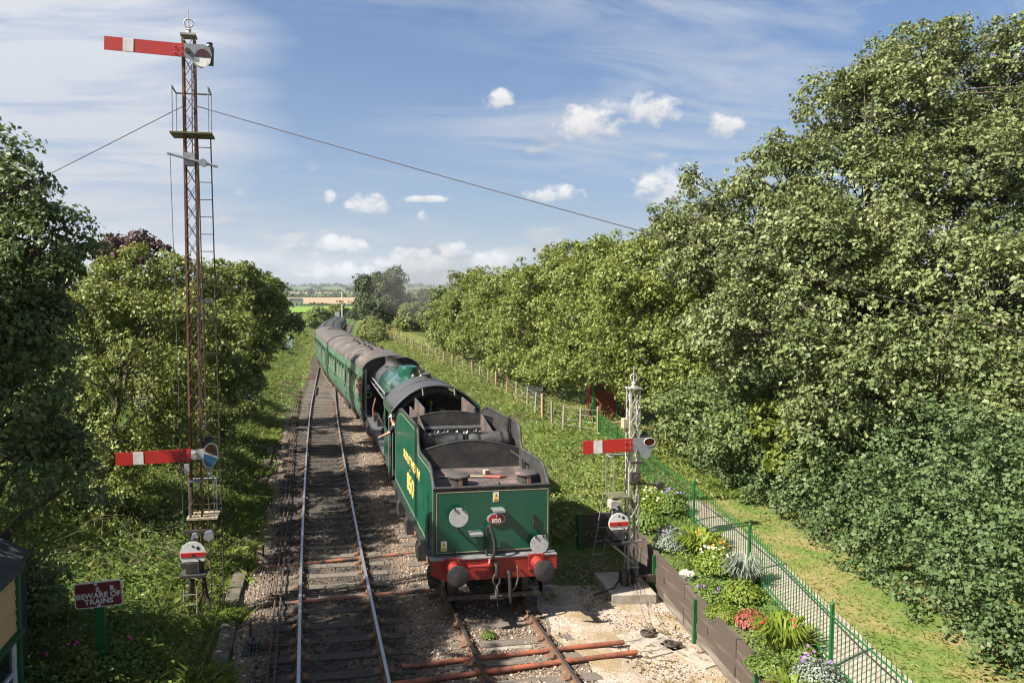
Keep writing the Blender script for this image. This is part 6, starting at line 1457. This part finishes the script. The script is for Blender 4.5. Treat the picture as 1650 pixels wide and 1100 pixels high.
cover('bank_weeds', 'sunlit grass and weeds on the open left-hand bank beside the coaches', 105, 4500, (-8, 1.5, 38, 135), lambda x, y: np.where((x < bedL(y) - .05), .9, 0), .070, .26, 'lf_sun', .34, 16)
cover('bank_tussocks', 'tall grass tussocks and docks on the open left-hand bank beside the coaches', 106, 420, (-9, 0, 40, 150), lambda x, y: np.where((x < bedL(y) - .7 - .6 * np.sin(y * .5)), .9, 0), .085, .75, 'lf_weed', .55, 46)
cover('far_bank_weeds', 'green undergrowth on the banks around the bend of the line', 103, 3000, (-30, 42, 70, 300), lambda x, y: np.where((x - offc(y) < -2.6) | ((x - offc(y) > 7.5) & (x - offc(y) < 10.5)) | (x - offc(y) > 15), .75, 0), .10, .5, 'lf_sun', .8, 14)
cover('fence_undergrowth', 'bright undergrowth at the foot of the belt trees behind the wire fence', 104, 1900, (11.0, 13.2, 24, 110), lambda x, y: np.where((y > 34) | (x > 12.4), .8, .1), .10, .75, 'lf_sun', .4, 18)
grassy('bank_grass', 'rough grass on the left-hand bank beside the kerb', 111, 60000, (-7, -1.72, 10, 120), lambda x, y: np.where(x - offc(y) < -1.75, np.where(x > -3.0, .95, .45), 0), .22, .012, 'grass')
grassy('bank_grass', 'grass tufts on the right-hand bank below the wire fence', 112, 50000, (5.7, 12.5, 18.7, 120), lambda x, y: np.where(x - offc(y) > 5.75, .8, 0), .20, .012, 'grass')
grassy('dry_tufts', 'dry straw-coloured grass tufts on the banks and the yard edge', 113, 60000, (-4.5, 9.5, 9.5, 80), lambda x, y: np.where(((x > -2.6) & (x < -1.75)) | ((x > 5.7) & (x < 6.6) & (y > 17)) | ((x > 6) & (y > 18.7)) | ((x > 5.7) & (x < x_wall(y) - .2) & (y < 18)) , .55 * (patch(x, y, 1.3, .9, 3) > .45), 0), .13, .011, 'dry_grass', .7)
grassy('lawn_grass', 'short mown grass of the lawn behind the railings', 114, 60000, (8.5, 16, 6.5, 30), lambda x, y: np.where((x > x_rail(y) + .8) & (x < x_rail(y) + 4.2), .95, np.where((x > x_rail(y) - .25) & (x < x_rail(y) + .28), .5, 0)), .055, .012, 'grass', .6)
grassy('kerb_grass', 'long grass leaning over the concrete kerb', 115, 26000, (-1.95, -1.35, 9, 40), lambda x, y: .8 * (patch(x, y, 1.5, .8, 0) > .45) * np.where(x < -1.72, 1, .35), .26, .010, 'grass', .55)
grassy('field_grass', 'coarse grass beyond the wire fence along the green track', 116, 22000, (11.5, 22, 30, 160), lambda x, y: .7 + 0 * x, .16, .016, 'grass')
# dead twigs in the left-hand undergrowth
rt = np.random.default_rng(7); mb = MB()
for k in range(260):
    x, y = rt.uniform(-5.6, -2.6), rt.uniform(15.5, 30); z = float(tz(x, y)) + rt.uniform(.05, .5); d = rt.normal(0, .35, 3); mb.path([(x, y, z), (x + d[0], y + d[1], z + abs(d[2]) * .6), (x + d[0] * 2, y + d[1] * 1.8, z + abs(d[2]) * .5)], [.007, .006, .003], 4, False)
tag(mb.build('dead_twigs', 'twig', None), 'tangle of dead twigs in the undergrowth left of the signal', 'twigs', kind='stuff')

# ------------------------------------------------------------------ flower bed
def flowermat(n, c): M[n] = mat(n, c, .6, spec=.3)
for n, c in (('fl_white', (.75, .70, .52)), ('fl_pink', (.62, .05, .22)), ('fl_red', (.62, .05, .06)), ('fl_purple', (.30, .16, .48)), ('fl_orange', (.75, .26, .05)), ('fl_yellow', (.75, .55, .05))): flowermat(n, c)
M['lf_silver'] = leafmat('silver_leaf', [(0, (.10, .13, .095)), (.5, (.17, .20, .16)), (1, (.26, .29, .24))], .15, .6)
M['lf_sedum'] = leafmat('sedum_leaf', [(0, (.16, .045, .03)), (.5, (.27, .075, .05)), (1, (.36, .13, .08))], .2, .6)
M['lf_lime'] = leafmat('lime_leaf', [(0, (.075, .13, .012)), (.5, (.15, .21, .025)), (1, (.26, .29, .05))], .35, .5)
def plant(name, label, x, y, r, h, lm, kind='mound', fl=None, nf=0, seed=0, leaf=.06, n=None):
    rng = np.random.default_rng(500 + seed); z = float(tz(x, y)); root = empty(name, (x, y, z), 0, label, 'plant', 'plants in the flower bed' if y > 5 and x > 6 else None)
    n = n or int(900 * r * r / .09 * (.06 / leaf) ** 1.3)
    a = rng.uniform(0, 2 * pi, n)
    if kind == 'mound':
        t = np.sqrt(rng.random(n)); P = np.stack([np.cos(a) * t * r, np.sin(a) * t * r, h * np.sqrt(np.clip(1 - t * t * .85, 0, 1)) * rng.uniform(.55, 1.08, n)], 1); P += rng.normal(0, r * .06, P.shape)
        N = np.stack([np.cos(a) * t, np.sin(a) * t, .9 + 0 * a], 1) + rng.normal(0, .45, (n, 3)); T = np.stack([np.cos(a), np.sin(a), .1 + 0 * a], 1) + rng.normal(0, .5, (n, 3))
        V, F = leaves(P, N, T, leaf * rng.uniform(.6, 1.3, n), .32)
    else:
        n = max(60, n // 6); a = a[:n]; t = np.sqrt(rng.random(n)) * .5 * r; P0 = np.stack([np.cos(a) * t, np.sin(a) * t, 0 * a], 1); hh = h * rng.uniform(.6, 1.15, n); sp = r * rng.uniform(.3, 1.1, n)
        S = np.stack([-np.sin(a), np.cos(a), 0 * a], 1); w = leaf * .28; V = np.empty((n, 8, 3))
        for k, (u, zz, ww) in enumerate(((0, 0, .6), (.35, .65, 1), (.75, 1.0, .8), (1.15, .82, .08))):
            c = P0 + np.stack([np.cos(a) * u * sp, np.sin(a) * u * sp, zz * hh], 1); V[:, 2 * k] = c - S * w * ww; V[:, 2 * k + 1] = c + S * w * ww
        b = np.arange(n)[:, None] * 8; F = np.concatenate([b + [0, 1, 3], b + [0, 3, 2], b + [2, 3, 5], b + [2, 5, 4], b + [4, 5, 7], b + [4, 7, 6]]); V = V.reshape(-1, 3)
    link(bpy.data.objects.new('leaves', npmesh('leaves', V, F, lm)), root)
    if fl:
        a = rng.uniform(0, 2 * pi, nf); t = np.sqrt(rng.random(nf)) * .85; P = np.stack([np.cos(a) * t * r, np.sin(a) * t * r, h * (1.0 + .18 * rng.random(nf)) * np.sqrt(1 - .6 * t * t)], 1)
        Vs, Fs = [], []
        for q in range(3):
            V, F = leaves(P + rng.normal(0, .008, P.shape), np.tile([[0, -.3, 1.]], (nf, 1)) + rng.normal(0, .4, (nf, 3)), rng.normal(0, 1, (nf, 3)), .05 + .02 * rng.random(nf), .42, .02); Fs.append(F + sum(len(v) for v in Vs)); Vs.append(V)
        link(bpy.data.objects.new('flowers', npmesh('flowers', np.concatenate(Vs), np.concatenate(Fs), fl)), root)['kind'] = 'stuff'
    mb = MB()
    for k in range(10): an = k * .63; mb.path([(0, 0, -.02), (cos(an) * r * .4, sin(an) * r * .4, h * .55), (cos(an) * r * .6, sin(an) * r * .6, h * .8)], [.008, .006, .004], 4)
    mb.build('stems', 'twig', root)
PL = [('lavender_bush', 'silvery lavender mound with purple flowers at the wall top beside the signal', 8.30, 15.75, .42, .50, 'lf_silver', 'mound', 'fl_purple', 12, .045),
 ('daisy_clump', 'tall leafy clump with white flowers behind the signal post', 9.0, 18.4, .55, .62, 'lf_lime', 'mound', 'fl_white', 22, .07),
 ('aster_clump', 'lilac-flowered clump against the railings behind the signal', 9.35, 17.7, .40, .68, 'lf_weed', 'mound', 'fl_purple', 12, .06),
 ('green_clump', 'broad dark-leaved clump at the wall end behind the signal', 8.45, 17.4, .50, .42, 'lf_weed', 'mound', None, 0, .08),
 ('mossy_mat', 'low mossy green mat spilling over the wall below the lavender', 7.95, 14.75, .28, .16, 'lf_weed', 'mound', None, 0, .03),
 ('alyssum_mat', 'small white-flowered mat on the wall edge', 7.80, 14.15, .16, .13, 'lf_silver', 'mound', 'fl_white', 60, .03),
 ('daylily_clump', 'arching daylily clump by the railings beside the silvery lavender', 8.72, 15.2, .48, .42, 'lf_lime', 'blade', 'fl_orange', 8, .13),
 ('helenium_clump', 'pale cream-flowered clump in the middle of the bed', 8.40, 14.05, .45, .50, 'lf_lime', 'mound', 'fl_white', 22, .06),
 ('iris_clump', 'upright grey-green iris leaves by the railings', 8.50, 13.2, .34, .55, 'lf_silver', 'blade', None, 0, .06),
 ('golden_mound', 'bright lime-green mound in the middle of the bed', 8.12, 12.65, .36, .40, 'lf_lime', 'mound', None, 0, .055),
 ('green_mat', 'low green mat over the wall top below the cream flowers', 7.75, 13.1, .32, .22, 'lf_weed', 'mound', 'fl_purple', 6, .05),
 ('sedum_clump', 'brick-red sedum clump near the wall', 7.72, 11.75, .28, .27, 'lf_sedum', 'mound', None, 0, .05),
 ('pale_mat', 'pale yellow-green mat on the wall top beside the red sedum', 7.50, 12.25, .34, .20, 'lf_lime', 'mound', None, 0, .04),
 ('phlox_clump', 'feathery green clump with red flowers', 7.72, 10.85, .42, .44, 'lf_lime', 'blade', 'fl_red', 5, .07),
 ('hosta_clump', 'large-leaved yellow-green plant against the railings', 8.05, 11.35, .26, .30, 'lf_lime', 'mound', None, 0, .14),
 ('campanula_clump', 'purple-flowered clump at the foot of the railings nearest the camera', 7.66, 10.25, .30, .28, 'lf_weed', 'mound', 'fl_purple', 5, .05),
 ('silver_bush', 'silvery grey lavender bush nearest the camera', 7.50, 9.72, .36, .36, 'lf_silver', 'mound', 'fl_purple', 5, .05),
 ('trailing_mat', 'green trailing mat over the wall top nearest the camera', 7.12, 10.35, .34, .20, 'lf_weed', 'mound', None, 0, .05),
 ('lime_mat', 'lime-green low plant between the silvery bush and the wall', 7.0, 9.65, .30, .25, 'lf_lime', 'blade', None, 0, .10),
 ('orange_clump', 'orange-flowered clump by the railing post', 8.78, 14.5, .24, .38, 'lf_weed', 'mound', 'fl_orange', 8, .05)]
for i, p in enumerate(PL): plant(p[0], p[1], p[2], p[3], p[4], p[5], p[6], p[7], p[8], p[9], i, p[10])
plant('pink_flowers', 'pink-flowered plant in the shade beside the hut corner', -4.05, 13.0, .35, .35, 'lf_weed', 'mound', 'fl_pink', 7, 60, .06)
plant('pink_flowers', 'small pink-flowered plant behind the timber baulk by the sign', -3.3, 13.6, .25, .30, 'lf_weed', 'mound', 'fl_pink', 3, 61, .06)
plant('track_weed', 'small green weed growing between the dull rails in front of the tender', 3.45, 13.75, .16, .10, 'lf_weed', 'mound', None, 0, 70, .04)
bpy.data.objects['track_weed'].location.z = -.14
plant('laurel_bush', 'bright yellow-green leafy bush at the foot of the green sign post', -3.75, 12.75, .32, .42, 'lf_bright', 'mound', None, 0, 62, .10)
plant('laurel_bush', 'pale green leafy bush behind the black shed', -5.0, 14.6, .5, .9, 'lf_hazel', 'mound', None, 0, 63, .12)
o = cover('bed_leaf_litter', 'low creeping plants and leaf litter on the soil of the flower bed', 130, 2600, (6.5, 11, 6, 18.5), lambda x, y: ((x > x_wall(y) + .1) & (x < x_rail(y) - .1)) * .9, .055, .20, 'lf_weed', .20, 14)

# ------------------------------------------------------------------ far country
def field(lab, az0, az1, d0, d1, col, col2):
    n = 14; V = []; 
    for d in np.linspace(d0, d1, 10):
        for a in np.linspace(az0, az1, n):
            x, y = d * sin(radians(a)), d * cos(radians(a)); V.append((x, y, float(tz(x, y)) + .25 + d * .0004))
    F = [(i * n + j, i * n + j + 1, (i + 1) * n + j + 1, (i + 1) * n + j) for i in range(9) for j in range(n - 1)]
    m = mat('field_crop', col, .95, col2=col2, scale=.02, spec=.1)
    me = bpy.data.meshes.new('field'); me.from_pydata(V, [], F); me.materials.append(m); me.shade_smooth(); o = link(bpy.data.objects.new('field', me)); tag(o, kind='structure')
field('', -14, 5.5, 330, 660, (.11, .19, .030), (.15, .23, .045))
field('', -14, 4.2, 800, 1320, (.28, .21, .13), (.23, .175, .11))
field('', -14, 5.0, 1380, 1640, (.10, .13, .05), (.07, .10, .04))
field('', -16, 2.0, 1700, 2150, (.28, .22, .145), (.22, .18, .115))
field('', 2.2, 9, 1700, 2250, (.16, .17, .075), (.12, .14, .06))
field('', 8.5, 24, 330, 430, (.17, .20, .06), (.13, .17, .05))
field('', 7.5, 26, 440, 900, (.27, .20, .13), (.22, .165, .10))
field('', 6, 26, 1000, 1700, (.14, .16, .06), (.10, .13, .05))
def hedge(lab, d, az0, az1, h, seed, leaf):
    rng = np.random.default_rng(seed); L = []
    for a in np.arange(az0, az1, math.degrees(h * 1.1 / d)):
        dd = d + rng.normal(0, d * .004); x, y = dd * sin(radians(a)), dd * cos(radians(a)); r = h * rng.uniform(.35, .65) * (1.8 if rng.random() < .16 else 1); L.append((x, y, float(tz(x, y)) + r * .55, r))
    V, F, c = crown_arrays(rng, L, h * .30, 8, leaf * 1.25, .6, .7, -.3)
    o = link(bpy.data.objects.new('hedgerow', npmesh('hedgerow', V, F, 'lf_far'))); tag(o, lab, 'hedgerow', kind='stuff')
hedge('dark hedgerow between the light green field and the stubble field', 700, -12, 5, 3.2, 201, .8)
hedge('hedgerow with trees behind the nearer stubble field', 1350, -13, 6, 5, 202, 1.4)
hedge('wooded hedge line below the far hills', 1680, -14, 25, 6, 203, 1.8)
hedge('woodland strip at the foot of the blue hills', 2400, -14, 26, 10, 204, 2.8)
hedge('hedge across the field right of the lone tree', 440, 9, 25, 2.2, 205, .7)
wd = np.random.default_rng(77); L = []
for a in np.arange(-14, 28, .20):
    d = wd.uniform(3400, 4700); x, y = d * sin(radians(a)), d * cos(radians(a)); L.append((x, y, float(tz(x, y)) + 1, wd.uniform(7, 17)))
V, F, c = crown_arrays(wd, L, 6.5, 8, 6, .6, .6, 0)
tag(link(bpy.data.objects.new('hill_woods', npmesh('hill_woods', V, F, 'lf_far'))), 'dark woods on the far blue hills', 'woods', kind='stuff')
hs = empty('white_house', (4, 640, float(tz(4, 640))), .3, 'tiny white farmhouse at the edge of the light green field', 'house')
hs.location.x = -8
mb = MB(); mb.box((0, 0, 2.5), (11, 7, 5)); mb.build('wall', 'white', hs)
mb = MB(); mb.prism([(-3.9, 5), (3.9, 5), (0, 7.8)], -5.8, 5.8, 'X'); mb.build('roof', 'slate', hs)
for k in range(3): mb = MB(); mb.box((-3.5 + 3.5 * k, -3.53, 2.6), (1.3, .08, 1.4)); mb.build('window', 'glass_up', hs)

# ------------------------------------------------------------------ air
def haze():
    mb = MB(); mb.box((0, 3000, 240), (14400, 12600, 500)); m = bpy.data.materials.new('haze'); m.use_nodes = True; nt = m.node_tree
    for nd in list(nt.nodes): nt.nodes.remove(nd)
    q = G(nt); v = q.n('ShaderNodeVolumePrincipled', i_Color=(.80, .88, 1.0, 1), i_Density=HAZE, i_Anisotropy=0.2); q.n('ShaderNodeOutputMaterial', i_Volume=v.outputs[0])
    M['haze'] = m; tag(mb.build('haze', m, None), kind='stuff')
HAZE = 0.85e-4
if HAZE: haze()

# ------------------------------------------------------------------ thin smoke left hanging by the engine
mb = MB(); R = []
for i in range(13):
    a = -pi / 2 + pi * i / 12
    R.append([((cos(t) * cos(a)) * 8 * (1 + .2 * sin(3 * t + i)) + 1.2 * sin(a), sin(t) * cos(a) * 10, sin(a) * 6.5 * (1 + .12 * sin(2 * t))) for t in np.linspace(0, 2 * pi, 21)[:-1]])
mb.loft(R); m = bpy.data.materials.new('smoke'); m.use_nodes = True; nt = m.node_tree
for nd in list(nt.nodes): nt.nodes.remove(nd)
q = G(nt); v = q.n('ShaderNodeVolumePrincipled', i_Color=(.42, .40, .38, 1), i_Density=.016, i_Anisotropy=.2); q.n('ShaderNodeOutputMaterial', i_Volume=v.outputs[0])
o = mb.build('smoke', m, None, loc=(19, 118, 9.5)); tag(o, 'thin grey smoke drifting in front of the lone tree', 'smoke', kind='stuff')
